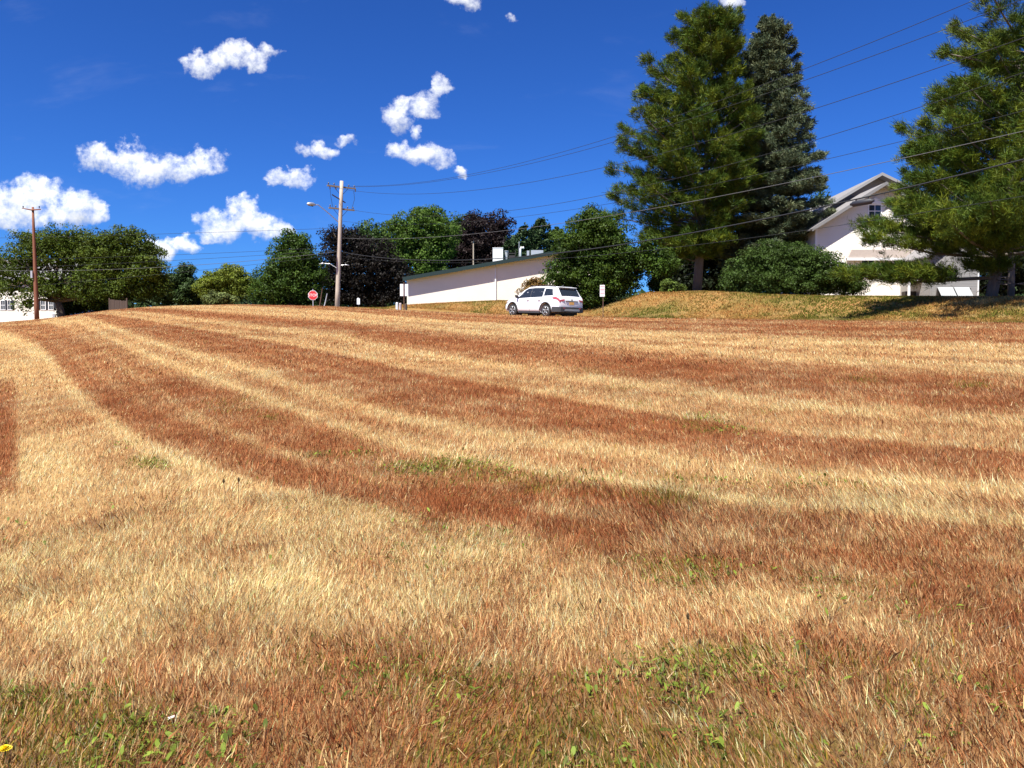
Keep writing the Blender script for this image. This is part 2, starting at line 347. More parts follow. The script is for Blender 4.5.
# angles dense in front, coarse behind; rings dense out to the trees
ths = np.concatenate([np.linspace(-180, -44, 30)[:-1], np.linspace(-44, 44, 340), np.linspace(44, 180, 30)[1:]])
rs = np.concatenate([[0.0], np.geomspace(.4, 12, 110)[:-1], np.linspace(12, 38, 130)[:-1], np.linspace(38, 100, 190)[:-1], np.geomspace(100, 3000, 30)])
TH, RR = np.meshgrid(np.radians(ths), rs); gx = RR * np.sin(TH); gy = RR * np.cos(TH); gz = G(gx, gy)
nr, na = gx.shape
idx = np.arange(nr * na).reshape(nr, na)
q = np.stack([idx[:-1, :-1], idx[:-1, 1:], idx[1:, 1:], idx[1:, :-1]], -1)
q = q.reshape(-1, 4)[:, ::-1]
verts = np.stack([gx, gy, gz], -1).reshape(-1, 3)
dd, gg = field(verts[:, 0], verts[:, 1], verts[:, 2])
vu = np.tan(np.clip(np.arctan2(verts[:, 0], verts[:, 1]), -R(42), R(42))); vY = np.where(np.abs(np.arctan2(verts[:, 0], verts[:, 1])) < R(42), verts[:, 1], np.hypot(verts[:, 0], verts[:, 1]) * .743)
lawn = sstep((vY - crestY(vu)) / 1.5)
tone = np.stack([dd, gg, lawn], -1)
M_GROUND, t, b = newmat('dry_mown_turf')
def GN(ty, **k):
    n = t.nodes.new(ty)
    for a, c in k.items(): setattr(n, a, c)
    return n
at = GN('ShaderNodeAttribute'); at.attribute_name = 'tone'; sp = GN('ShaderNodeSeparateColor'); t.links.new(at.outputs['Color'], sp.inputs[0])
tcd = GN('ShaderNodeTexCoord')
def gnoise(sc, det=6, ro=.65, vec=None):
    n = GN('ShaderNodeTexNoise'); n.inputs['Scale'].default_value = sc; n.inputs['Detail'].default_value = det; n.inputs['Roughness'].default_value = ro
    t.links.new(vec or tcd.outputs['Object'], n.inputs['Vector']); return n.outputs['Fac']
def gm(op, a, b_=None, c=None, clamp=False):
    n = GN('ShaderNodeMath', operation=op); n.use_clamp = clamp
    for i, s in enumerate((a, b_, c)):
        if s is None: continue
        if isinstance(s, (int, float)): n.inputs[i].default_value = s
        else: t.links.new(s, n.inputs[i])
    return n.outputs[0]
def gmix(f, A, Bc):
    n = GN('ShaderNodeMix', data_type='RGBA')
    t.links.new(f, n.inputs['Factor'])
    for k_, s in (('A', A), ('B', Bc)):
        if isinstance(s, tuple): n.inputs[k_].default_value = (*s, 1)
        else: t.links.new(s, n.inputs[k_])
    return n.outputs['Result']
n1 = gnoise(1.1); n2 = gnoise(9, 8, .75); n3 = gnoise(45, 4, .7)
dsum = gm('ADD', sp.outputs[0], gm('ADD', gm('MULTIPLY_ADD', n1, .7, -.35), gm('ADD', gm('MULTIPLY_ADD', n2, 1.3, -.65), gm('MULTIPLY_ADD', n3, .8, -.4))), clamp=True)
C_BROWN = (.22, .085, .035); C_STRAW = (.46, .29, .12); C_GREEN = (.09, .09, .02)
base = gmix(dsum, C_BROWN, C_STRAW)
gsum = gm('MULTIPLY', sp.outputs[1], gm('MULTIPLY_ADD', n2, 3.0, -.9), clamp=True)
base = gmix(gsum, base, C_GREEN)
# far side of the road: parched lawn, green in places
l1 = gnoise(.22, 5, .6); l2 = gnoise(2.2, 7, .7)
lf = gm('ADD', gm('MULTIPLY_ADD', l1, 2.4, -.75), gm('MULTIPLY_ADD', l2, 1.2, -.6), clamp=True)
lawnc = gmix(lf, (.34, .18, .07), (.10, .10, .025))
base = gmix(sp.outputs[2], base, lawnc)
t.links.new(base, b.inputs['Base Color']); b.inputs['Roughness'].default_value = .95; b.inputs['Specular IOR Level'].default_value = 0
bp = GN('ShaderNodeBump'); bp.inputs['Strength'].default_value = .9; bp.inputs['Distance'].default_value = .06
t.links.new(gm('ADD', n2, gm('MULTIPLY', n3, .4)), bp.inputs['Height']); t.links.new(bp.outputs[0], b.inputs['Normal'])
gobj = npmesh('ground', verts, np.full(len(q), 4), q.ravel(), M_GROUND, tone)
gobj.data.polygons.foreach_set('use_smooth', np.ones(len(gobj.data.polygons), bool))
tag(gobj, kind='structure')

# road beyond the crest of the field
def strip(name, off0, off1, matl, lift):
    us = np.linspace(-.34, .895, 180); vsl = []; fs = []
    for u in us:
        yc = float(crestY(u)); k = 1 / max(.836 * u + .548, .22)
        for o in (off0, (off0 + off1) / 2, off1):
            Y = yc + min(o * k, o * 1.9); vsl.append((u * Y, Y, Gf(u * Y, Y) + lift))
    for i in range(len(us) - 1):
        for k in (0, 1): a = i * 3 + k; fs.append((a, a + 1, a + 4, a + 3))
    mb = MB(); mb.add(vsl, fs); o = mb.build(name, matl, smooth=True); tag(o, kind='structure'); return o
strip('road', 1.2, 6.6, M_ASPH, .03)
M_GRAVEL = mat('pale_road_shoulder', (.40, .34, .28), .95, 0, .35, 20)
strip('road_shoulder', .5, 1.18, M_GRAVEL, .034)

# ------------------------------------------------------------------ grass
def blades(name, n, r0, r1, hw, width, amax=35.5, fold=True, amin=None):
    """n blades between the distances r0..r1 in the wedge of the field, hw=(height lo, hi)"""
    uu = rng.random(n); r = np.sqrt(r0**2 + uu * (r1**2 - r0**2)); th = np.radians((rng.random(n) * 2 - 1) * amax)
    if amin: th = np.sign(th) * np.radians(amin + (amax - amin) * rng.random(n))
    x = r * np.sin(th); y = r * np.cos(th); ok = (y > (1.1 if amin else 1.8)) & (y < crestY(x / np.maximum(y, .1)) + .3); x, y, r = x[ok], y[ok], r[ok]; n = len(x)
    z = G(x, y); d, g = field(x, y, z)
    n1_ = fbm(x, y, 1.6, 3) - .5; n2_ = fbm(x, y, .35, 9) - .5
    d = np.clip(d + n1_ * .8 + n2_ * 1.0 + rng.normal(-.05, .30, n), 0, 1)
    gn = fbm(x, y, .45, 21)
    isg = rng.random(n) < np.clip(g * (gn * 3.6 - 1.25), 0, .5) + .02
    br, st = np.array([.34, .120, .046]), np.array([.96, .69, .34])
    c = br + (st - br) * d[:, None]
    c *= np.exp(rng.normal(-.08, .50, n).clip(-1.5, .5))[:, None]
    gc = np.array([.20, .20, .035]) * (.6 + .9 * rng.random(n))[:, None]; gc[:, 0] *= .6 + rng.random(n)
    c = np.where(isg[:, None], gc, c).clip(.01, .85)
    h = (hw[0] + (hw[1] - hw[0]) * rng.random(n) ** 1.4) * (.55 + 1.0 * fbm(x, y, .6, 5)) * np.where(isg, .75, 1)
    w = width * (.6 + .8 * rng.random(n)) * np.where(isg, 1.5, 1)
    # lean: the mown straw lies to the left on the right-hand side, upright on the left
    lx = -.38 * sstep((x / np.maximum(y, 1) + .05) / .3) + .12 + (fbm(x, y, .5, 31) - .5) * .8 + rng.normal(0, .30, n); ly = (fbm(x, y, .5, 41) - .5) * .8 + rng.normal(0, .35, n)
    a = rng.random(n) * math.pi; wx, wy = np.cos(a) * w / 2, np.sin(a) * w / 2 * .6
    base_ = np.stack([x, y, z - .005], -1); side = np.stack([wx, wy, 0 * wx], -1)
    tip = base_ + np.stack([lx * h, ly * h, h * (.75 + .25 * rng.random(n))], -1)
    if fold:
        mid = base_ + np.stack([lx * h * .5, ly * h * .5, h * .52], -1)
        V = np.stack([base_ - side, base_ + side, mid + side * .75, tip, mid - side * .75], 1).reshape(-1, 3)
        k = 5
    else:
        V = np.stack([base_ - side, base_ + side, tip], 1).reshape(-1, 3); k = 3
    tone_ = np.repeat(c, k, 0)
    tone_ = tone_.reshape(n, k, 3); tone_ = tone_.reshape(-1, 3)
    return npmesh(name, V, np.full(n, k), np.arange(n * k), BLADE, tone_)
for a in [('dry_grass', 250000, 2.0, 6.0, (.025, .08), .0036, 38, True), ('dry_grass', 260000, 6.0, 14, (.03, .075), .0070, 36, False),
          ('dry_grass', 110000, 2.0, 6.0, (.025, .08), .0036, 54, True, 38), ('dry_grass', 120000, 6.0, 14, (.03, .075), .0070, 54, False, 36), ('dry_grass', 120000, 14, 32, (.035, .07), .015, 54, False, 36),
          ('dry_grass', 240000, 14, 32, (.035, .07), .015, 36, False), ('dry_grass', 200000, 32, 76, (.035, .08), .030, 36, False)]:
    tag(blades(*a), ['short dry straw and brown stubble grass in mown stripes'][0], 'grass', kind='stuff')

# cut straw lying flat on the stubble
n = 22000; r = np.sqrt(2.0**2 + rng.random(n) * (16**2 - 2.0**2)); th = np.radians(rng.uniform(-38, 38, n)); x = r*np.sin(th); y = r*np.cos(th); z = G(x, y); d, g = field(x, y, z)
keep = rng.random(n) < (.25 + .75 * d) * np.clip((fbm(x, y, .7, 91) - .38) * 5, .08, 1); x, y, z, r = x[keep], y[keep], z[keep], r[keep]; n = len(x)
ln = rng.uniform(.012, .05, n); a = rng.uniform(0, 2*np.pi, n); wd = .0009 + .00028 * r
dv = np.stack([np.cos(a), np.sin(a), rng.normal(.05, .28, n)], -1) * ln[:, None]; sv = np.stack([-np.sin(a), np.cos(a), 0*a], -1) * wd[:, None]
P0 = np.stack([x, y, z + rng.uniform(.025, .06, n)], -1)
c = np.array([.80, .58, .30])[None] * rng.uniform(.45, 1.0, (n, 1)); c[:, 2] *= rng.uniform(.7, 1.2, n)
tag(npmesh('cut_straw', np.stack([P0 - sv, P0 + sv, P0 + dv + sv*.5, P0 + dv - sv*.5], 1).reshape(-1, 3), np.full(n, 4), np.arange(n*4), BLADE, np.repeat(c.clip(.01, .9), 4, 0)), 'loose pale cut straw lying on the stubble', 'straw', kind='stuff')
# blades on the parched bank and lawn beyond the road
n = 185000; u_ = rng.uniform(-.2, .89, n); yc_ = crestY(u_); y = yc_ + 7 / np.maximum(.836*u_+.548, .3) * .97 + rng.random(n) ** 1.3 * 24; x = u_ * y; z = G(x, y)
gg_ = np.clip((fbm(x, y, 4.5, 61) - .36) * 4 + rng.normal(0, .3, n) + (fbm(x, y, 1.0, 62) - .5) * 1.5, 0, 1)[:, None]
c = np.array([.46, .24, .08]) * (1-gg_) + np.array([.15, .155, .030]) * gg_; c *= (1 + rng.normal(0, .25, (n, 1)).clip(-.5, .6)); pale = fbm(x, y, .8, 63) > .62; c[pale] = c[pale] * .5 + np.array([.33, .24, .10])
h = rng.uniform(.05, .13, n); w = rng.uniform(.02, .045, n); a = rng.random(n) * math.pi
base_ = np.stack([x, y, z - .01], -1); side = np.stack([np.cos(a)*w, np.sin(a)*w*.5, 0*w], -1); tip = base_ + np.stack([rng.normal(0, .5, n)*h, rng.normal(0, .5, n)*h, h], -1)
tag(npmesh('lawn_grass', np.stack([base_-side, base_+side, tip], 1).reshape(-1, 3), np.full(n, 3), np.arange(n*3), BLADE, np.repeat(c.clip(.01, .8), 3, 0)), 'parched orange and green grass on the roadside bank', 'grass', kind='stuff')
# ------------------------------------------------------------------ trees
def unit(a): return a / np.maximum(np.linalg.norm(a, axis=-1, keepdims=True), 1e-6)
def leafquads(name, pos, nrm, size, tone, matl, parent, aspect=.7):
    n = len(pos); r = unit(rng.normal(size=(n, 3))); t1 = unit(np.cross(nrm, r)); t2 = np.cross(nrm, t1)
    s = np.asarray(size)[:, None] / 2
    a = t1 * s; b = t2 * s * aspect
    V = np.stack([pos - a, pos - b * .9 + nrm * s * .15, pos + a, pos + b * .9 + nrm * s * .15], 1).reshape(-1, 3)
    return npmesh(name, V, np.full(n, 4), np.arange(n * 4), matl, np.repeat(tone, 4, 0), parent)
def crown(lobes, col, n_leaf, leaf, clump, parent, var=.3, tipcol=None, name='crown', inner=.22, gap=1.0):
    """lobes in world space relative to the parent: (centre, (rx,ry,rz))"""
    C_, Rr, O = [], [], []
    tot = sum((l[1][0] * l[1][2]) ** .9 for l in lobes)
    cl, cr, co, ct = [], [], [], []
    for c, rad in lobes:
        rad = np.array(rad); c = np.array(c)
        m = max(6, int(2.9 * gap * (rad[0] * rad[2] + rad[0] * rad[1] + rad[1] * rad[2]) / clump ** 2 * .9))
        d = unit(rng.normal(size=(m, 3))); f = rng.uniform(.70, 1.02, (m, 1))
        cl.append(c + d * rad * f); co.append(d); cr.append(clump * rng.uniform(.55, 1.35, m))
    cl = np.concatenate(cl); co = np.concatenate(co); cr = np.concatenate(cr); m = len(cl)
    ctone = 1 + rng.normal(0, var, m).clip(-.5, .7)
    w = cr ** 2; i = rng.choice(m, n_leaf, p=w / w.sum())
    d = unit(rng.normal(size=(n_leaf, 3)) + co[i] * .5 + np.array([0, 0, .25]))
    pos = cl[i] + d * cr[i][:, None] * (rng.random((n_leaf, 1)) ** .35) * np.array([1.05, 1.05, .7])
    nrm = unit(d + rng.normal(size=(n_leaf, 3)) * .55 + np.array([0, 0, .3]))
    tone = np.array(col)[None] * ctone[i][:, None] * (1 + rng.normal(0, .18, n_leaf).clip(-.4, .5))[:, None]
    if tipcol is not None:
        k = (rng.random(m) ** 2)[i][:, None] * rng.random((n_leaf, 1)); tone = tone * (1 - k) + np.array(tipcol) * k
    size = leaf * rng.uniform(.6, 1.35, n_leaf)
    ni = int(n_leaf * inner); li = rng.choice(len(lobes), ni, p=np.array([l[1][0] * l[1][2] for l in lobes]) / sum(l[1][0] * l[1][2] for l in lobes))
    lc = np.array([l[0] for l in lobes])[li]; lr = np.array([l[1] for l in lobes])[li]
    pi_ = lc + unit(rng.normal(size=(ni, 3))) * lr * rng.uniform(.25, .8, (ni, 1))
    pos = np.concatenate([pos, pi_]); nrm = np.concatenate([nrm, unit(rng.normal(size=(ni, 3)))])
    size = np.concatenate([size, leaf * rng.uniform(1.4, 2.6, ni)]); tone = np.concatenate([tone, np.array(col)[None] * rng.uniform(.7, 1.1, (ni, 1))])
    return leafquads(name, pos, nrm, size, tone.clip(.002, .6), LEAF, parent)
def broadleaf(name, lab, cat, px, Y, vbase, lobes, col, n=14000, leaf=.26, clump=.8, group=None, trunk=.22, tip=None, var=.3, bark=None, ntr=1, depth=1.0, inner=.22, gap=1.0, limbs=True):
    base = W(px, vbase, Y); gzz = Gf(base.x, base.y)
    base.z = gzz - .05
    root = empty(name, base, lab, cat, group)
    k = Y / F; L_ = []
    for l in lobes:
        p = W(l[0], l[1], Y + (l[4] if len(l) > 4 else 0)) - base
        L_.append(((p.x, p.y, p.z), (l[2] * k, (l[2] + l[3]) / 2 * k * depth, l[3] * k)))
    mb = MB()
    cen = Vector(np.mean([l[0] for l in L_], 0)); lo = min(l[0][2] - l[1][2] for l in L_)
    fork = Vector((cen.x * .3, cen.y * .3, max(.35 * cen.z, min(lo + .6, cen.z))))
    mb.tube([(0, 0, -.2), (fork.x * .2, 0, fork.z * .35), fork], [trunk * 1.25, trunk, trunk * .8], 9)
    if limbs:
        for c, rad in L_:
            c = Vector(c); mid = fork.lerp(c, .5) + Vector((random.uniform(-.3, .3), random.uniform(-.3, .3), .25))
            e = c + Vector((random.uniform(-.3, .3) * rad[0], 0, rad[2] * .55))
            mb.tube([fork, mid, c, e], [trunk * .6, trunk * .42, trunk * .25, trunk * .08], 6)
            for _ in range(3):
                d = Vector(unit(rng.normal(size=3))); d.z = abs(d.z)
                mb.tube([mid.lerp(c, random.random()), c + Vector((d.x * rad[0] * .8, d.y * rad[1] * .8, d.z * rad[2] * .8))], [trunk * .2, trunk * .05], 5)
    mb.build('trunk', bark or M_BARK, root, smooth=True)
    crown(L_, col, n, leaf, clump, root, var, tip, inner=inner, gap=gap)
    return root

def needles(name, tufts, outd, tr, col, parent, k=14, width=.05, tip=None, up=.5, var=.25, tone_c=None):
    """tufts (n,3) centres, outd (n,3) branch direction, tr (n,) tuft radius"""
    n = len(tufts); P = np.repeat(tufts, k, 0); O = np.repeat(outd, k, 0); T = np.repeat(tr, k)[:, None]; m = n * k
    d = unit(rng.normal(size=(m, 3)) * .75 + O * .8 + np.array([0, 0, up]))
    P0 = P + rng.normal(size=(m, 3)) * T * .32
    s = unit(np.cross(d, rng.normal(size=(m, 3)))) * (width * rng.uniform(.7, 1.3, (m, 1)))
    e = P0 + d * T * rng.uniform(.7, 1.2, (m, 1))
    V = np.stack([P0 - s * .6, P0 + s * .6, P0 * .45 + e * .55 + s, e, P0 * .45 + e * .55 - s], 1).reshape(-1, 3)
    ct = (1 + rng.normal(0, var, n).clip(-.5, .6)) if tone_c is None else tone_c
    c = np.array(col)[None] * ct[:, None]
    if tip is not None:
        f = (rng.random(n) ** 2.2)[:, None]; c = c * (1 - f) + np.array(tip) * f
    c = np.repeat(c, k, 0) * (1 + rng.normal(0, .15, (m, 1)).clip(-.4, .4))
    return npmesh(name, V, np.full(m, 5), np.arange(m * 5), NEEDLE, np.repeat(c.clip(.003, .5), 5, 0), parent)
def conifer(name, lab, cat, px, Y, vbase, pxtop, vtop, left, right, col, tip, kind, tr=.5, width=.05, k=14, vlow=260, step=.75, trunk=.32, group=None, bark=None, nb=6, extra=(), depth_f=1.0, dens=1.0, deadwood=True):
    """left/right: (v, px) outline of the crown on each side"""
    base = W(px, vbase, Y); base.z = Gf(base.x, base.y) - .05; top = W(pxtop, vtop, Y) - base
    root = empty(name, base, lab, cat, group); s = Y / F
    mb = MB(); zt = top.z
    axis = lambda z: Vector((top.x * (z / zt), top.y * (z / zt), z))
    mb.tube([axis(-.3 if i == 0 else zt * i / 8) for i in range(9)], [trunk * (1 - .93 * i / 8) for i in range(9)], 10)
    lv = sorted(left); rv = sorted(right)
    def zv(z): return vtop + (1 - z / zt) * (vbase - vtop)
    Lf = lambda v: max(.15, (float(np.interp(v, [a for a, _ in lv], [axisx(v) - b for a, b in lv]))) * s)
    def axisx(v): return pxtop + (px - pxtop) * (v - vtop) / (vbase - vtop)
    def reach(v, ang):
        ls = np.interp(v, [a for a, _ in lv], [(axisx(a) - b) * s for a, b in lv]); rs_ = np.interp(v, [a for a, _ in rv], [(b - axisx(a)) * s for a, b in rv])
        ls, rs_ = max(ls, .2), max(rs_, .2); c = math.cos(ang); w = (c + 1) / 2
        return (ls * (1 - w) + rs_ * w) * (1 if abs(c) > .6 else depth_f)
    T, O, Rd, TC = [], [], [], []
    z = (1 - (vlow - vtop) / (vbase - vtop)) * zt; a0 = 0
    while z < zt * .985:
        nbb = nb; a0 += .9
        for j in range(nbb):
            ang = a0 + 2 * math.pi * j / nbb + random.uniform(-.25, .25)
            zz = z + random.uniform(-.4, .4) * step; v = zv(zz); Lb = reach(v, ang) * random.uniform(.68, 1.08)
            if Lb < .12: continue
            dirh = Vector((math.cos(ang), math.sin(ang), 0)); p0 = axis(zz)
            if kind == 'pine': rise0, curl = random.uniform(-.02, .22) + .35 * (zz / zt) ** 3, .25
            else: rise0, curl = random.uniform(-.42, -.22) + .55 * (zz / zt) ** 2, .22
            def bp_(f): return p0 + dirh * Lb * f + Vector((0, 0, Lb * (rise0 * f + curl * f * f)))
            rb = .02 + .013 * Lb
            mb.tube([bp_(f) for f in (0, .3, .65, .97)], [rb, rb * .8, rb * .5, rb * .2], 5, cap=False)
            nt_ = max(3, int(Lb * (7.5 if kind == 'pine' else 9) * dens)); bt = 1 + random.gauss(0, .22)
            for _ in range(nt_):
                f = 1 - .75 * random.random() ** 1.35 if kind == 'pine' else 1 - .85 * random.random() ** 1.2
                lat = random.uniform(-1, 1) * Lb * .30 * (1.15 - f) ** .5 * (1.0 if Lb > 1 else .6)
                q_ = bp_(f) + Vector((-dirh.y, dirh.x, 0)) * lat + Vector((0, 0, random.uniform(-.05, .22) * (tr * 2) - (.12 * abs(lat) if kind != 'pine' else 0)))
                T.append(q_); O.append((dirh * (1 if kind == 'pine' else .9) + Vector((-dirh.y, dirh.x, 0)) * (.6 if lat > 0 else -.6) + Vector((0, 0, rise0 * .5)))); Rd.append(tr * random.uniform(.65, 1.25) * (.6 if Lb < 1 else 1)); TC.append(max(.4, bt + random.gauss(0, .15)))
        z += step * (1.0 if z < zt * .8 else .6)
    for (ppx, pv, dY, r_px, cnt) in extra:            # heavy boughs that leave the cone
        tipp = W(ppx, pv, Y + dY) - base; zz = max(tipp.z - .25 * abs(tipp.x) * .3, .8); p0 = axis(min(max(tipp.z - .1 * (tipp - axis(tipp.z)).length, 1), zt))
        mb.tube([p0, p0.lerp(tipp, .5) + Vector((0, 0, -.25)), tipp], [.09, .06, .02], 6, cap=False)
        dh = (tipp - p0); ln = dh.length; dh.normalize(); sd_ = dh.cross(Vector((0, 0, 1))).normalized()
        for _ in range(cnt):
            f = 1 - .6 * random.random() ** 1.2; q_ = p0.lerp(tipp, f) + sd_ * random.gauss(0, r_px * s * .6) + Vector((0, 0, random.gauss(0, r_px * s * .28)))
            T.append(q_); O.append(dh + Vector((0, 0, .2))); Rd.append(tr * random.uniform(.6, 1.2)); TC.append(max(.5, 1 + random.gauss(0, .2)))
    if deadwood:                                       # bare lower limbs in the shade
        for _ in range(14):
            zz = random.uniform(.04, .22) * zt; ang = random.uniform(0, 6.28); l_ = random.uniform(.8, 2.6)
            e = axis(zz) + Vector((math.cos(ang) * l_, math.sin(ang) * l_, random.uniform(-.5, .3)))
            mb.tube([axis(zz), e], [.035, .01], 5, cap=False)
    mb.build('trunk', bark or M_PINEBARK, root, smooth=True)
    T = np.array([tuple(p) for p in T]); O = np.array([tuple(p) for p in O])
    needles('crown', T, O, np.array(Rd), col, root, k=k, width=width, tip=tip, up=.55 if kind == 'pine' else .15, tone_c=np.array(TC))
    return root

GW = 'trees along the far side of the road'
# left: spreading locusts
LOC = (.058, .088, .010); LOCT = (.12, .155, .015)
broadleaf('locust_tree', 'broad feathery-leaved tree behind the reddish utility pole, shading the white house at the left edge', 'tree', 62, 76, 316,
  [(25,262,30,16),(60,252,34,20),(92,258,30,26,1),(10,285,20,14,-1),(48,285,26,14,-1),(90,288,24,16,-1),(70,240,24,14),(36,244,24,13),(-22,262,26,20,1),(28,303,10,7,-2),(95,302,14,7)],
  LOC, 26000, .18, .7, GW, .34, LOCT, .3)
broadleaf('locust_tree', 'tall feathery-leaved tree right of the reddish utility pole, standing behind the short board fence', 'tree', 122, 74, 311,
  [(120,250,22,22),(145,252,16,18),(108,272,22,22),(140,278,22,20),(122,292,24,13),(152,268,12,12,-1),(158,288,12,12),(100,250,14,16),(132,236,12,8)],
  LOC, 22000, .18, .65, GW, .28, LOCT, .3)
broadleaf('maple_tree', 'low dark tree filling the gap between the locust trees and the yellow-green tree', 'tree', 182, 82, 306,
  [(176,284,16,16),(196,290,14,12),(162,292,14,12),(186,272,9,6),(188,298,18,8)], (.040, .07, .02), 12000, .2, .6, GW, .2, None, .3)
broadleaf('young_maple_tree', 'bright yellow-green tree left of the big round maple', 'tree', 226, 80, 305,
  [(226,283,24,14),(210,288,13,12),(244,288,14,12),(232,275,14,9)], (.13, .17, .02), 13000, .18, .5, GW, .16, (.22,.24,.03), .25)
broadleaf('shrub', 'pale green rounded shrub in front of the yellow-green tree', 'shrub', 219, 75, 305,
  [(219,299,14,6),(212,301,10,4),(228,301,9,4)], (.12, .15, .045), 3000, .2, .45, None, .05, None, .2)
broadleaf('maple_tree', 'big round dark green maple left of the stop sign', 'tree', 290, 78, 306,
  [(292,262,24,26),(284,280,28,20),(300,282,26,20),(294,243,14,13),(272,290,20,14),(308,294,16,11),(284,298,26,8),(312,268,12,14)],
  (.040, .078, .010), 26000, .20, .65, GW, .3, (.085,.135,.015), .3)
broadleaf('copper_beech_tree', 'dark purple-black tree directly behind the grey utility pole with the street lamp', 'tree', 356, 84, 306,
  [(348,254,28,24),(375,262,26,24),(335,276,22,22),(362,284,34,20),(392,282,22,20),(330,296,16,9),(356,298,34,8),(340,238,16,12),(394,296,22,10)],
  (.014, .012, .010), 22000, .22, .7, GW, .34, (.026,.018,.014), .35)
broadleaf('copper_beech_tree', 'dark purple tree rising behind the low end of the white building', 'tree', 482, 96, 300,
  [(482,240,30,24),(500,228,14,14),(460,256,28,22),(500,254,26,20),(440,276,26,20),(478,222,12,9),(424,290,26,14),(520,262,18,18)],
  (.020, .013, .013), 20000, .26, .8, GW, .34, (.040,.024,.022), .35)
broadleaf('ash_tree', 'tall mid-green tree between the two dark purple trees', 'tree', 424, 90, 303,
  [(420,228,26,20),(408,246,22,20),(440,240,20,22),(422,262,24,18),(398,230,10,12),(428,215,16,9),(432,276,18,12),(398,264,12,12)],
  (.062, .115, .015), 22000, .22, .65, GW, .3, (.11,.17,.03), .25)
broadleaf('maple_tree', 'dark green tree showing above the copper beech just right of the grey utility pole', 'tree', 382, 98, 303,
  [(378,236,26,14),(358,240,14,10),(376,252,28,14),(392,262,20,16)], (.045,.085,.02), 6000, .3, .8, GW, .25, None, .3)
broadleaf('maple_tree', 'green treetop peeking over the left shoulder of the purple tree', 'tree', 466, 104, 300,
  [(462,226,18,10),(455,240,22,14),(470,262,18,20)], (.05,.095,.02), 5000, .3, .8, GW, .25, None, .3)
for px_, vt_, w_, lab in ((524,226,9,'slim spruce just right of the purple tree behind the white roof'), (541,219,10,'taller slim spruce behind the roof end of the white building'), (557,228,9,'slim spruce partly hidden by the broadleaf tree beside the white car'), (509,240,8,'shortest slim spruce behind the roof vents')):
    conifer('spruce_tree', lab, 'tree', px_, 92, 300, px_, vt_, [(vt_, px_-2), (vt_+14, px_-w_*1.1), (262, px_-w_*1.7), (296, px_-w_*1.9)], [(vt_, px_+2), (vt_+14, px_+w_*1.1), (262, px_+w_*1.7), (296, px_+w_*1.9)],
            (.030,.055,.022), (.05,.085,.03), 'spruce', tr=.42, width=.08, k=9, vlow=292, step=.62, trunk=.14, group='slim spruces behind the white building', nb=6, deadwood=False)
broadleaf('shrub', 'dark shrub against the corner of the white house, left of the board fence', 'shrub', 84, 79, 312,
  [(76,304,14,10),(68,309,8,7),(92,303,14,9),(102,304,10,8),(84,296,16,8)], (.04,.06,.015), 7000, .2, .5, None, .08, None, .3, inner=.5)
# trees around the parked car
broadleaf('maple_tree', 'dense green tree with foliage down to the ground right behind the white car', 'tree', 598, 55, 304,
  [(592,232,24,22),(575,250,24,22),(606,256,28,24),(566,276,20,20),(600,284,30,20),(630,264,20,20),(580,296,24,14),(638,262,14,12),(655,262,18,16,-.5),(648,246,10,8,-.5),(612,236,18,16),(588,216,8,8),(604,300,16,9),(622,280,20,12)],
  (.040, .075, .009), 40000, .15, .55, GW, .26, (.095,.14,.015), .3)
broadleaf('lilac_bush', 'rounded leafy bush at the right end of the tree behind the car', 'bush', 667, 56, 292,
  [(662,276,11,15),(668,264,8,10),(658,286,8,7)], (.055,.09,.018), 4000, .18, .45, None, .05, None, .25)
broadleaf('shrub', 'small brownish autumn-coloured shrub in front of the white building wall beside the car', 'shrub', 533, 62, 301,
  [(533,284,8,8),(528,291,8,6),(538,290,9,9)], (.20,.115,.035), 2200, .15, .35, None, .04, (.10,.11,.03), .3)
broadleaf('shrub', 'small light green shrub on the bank left of the big pine trunk', 'shrub', 672, 52, 292,
  [(670,287,8,5),(677,289,5,3)], (.11,.16,.03), 1400, .14, .3, None, .03, None, .2)
conifer('white_pine_tree', 'tallest pine, left of the blue-grey spruce, with long uneven yellow-green boughs', 'tree', 697, 60, 291, 716, 19,
  [(19,712),(24,700),(34,682),(44,674),(60,671),(72,664),(82,656),(105,642),(128,640),(145,622),(165,606),(185,610),(200,632),(218,604),(235,640),(255,650),(270,690)],
  [(19,722),(28,736),(45,742),(80,742),(140,754),(200,760),(240,742),(270,705)],
  (.038, .078, .010), (.17, .20, .015), 'pine', tr=.36, width=.0135, k=38, vlow=256, step=.75, trunk=.36, nb=8, bark=M_PINEBARK, depth_f=.9, dens=1.5,
  extra=((607,168,-1,9,60),(604,216,0,9,60),(634,96,-.5,9,50),(620,150,0,8,40),(640,236,-2,10,60),(680,240,-3,14,80),(720,236,-3.5,12,70)))
conifer('spruce_tree', 'blue-grey conical spruce between the tallest pine and the white house', 'tree', 770, 62, 294, 766, 18,
  [(14,764),(40,752),(70,742),(110,732),(160,716),(215,705),(250,712),(275,735)], [(14,768),(28,782),(45,790),(70,796),(100,809),(130,816),(160,823),(190,829),(215,833),(236,826),(255,812),(275,800)],
  (.055, .080, .042), (.17, .19, .095), 'spruce', tr=.28, width=.020, k=28, vlow=266, step=.62, trunk=.30, nb=9, bark=M_PINEBARK, dens=1.5)
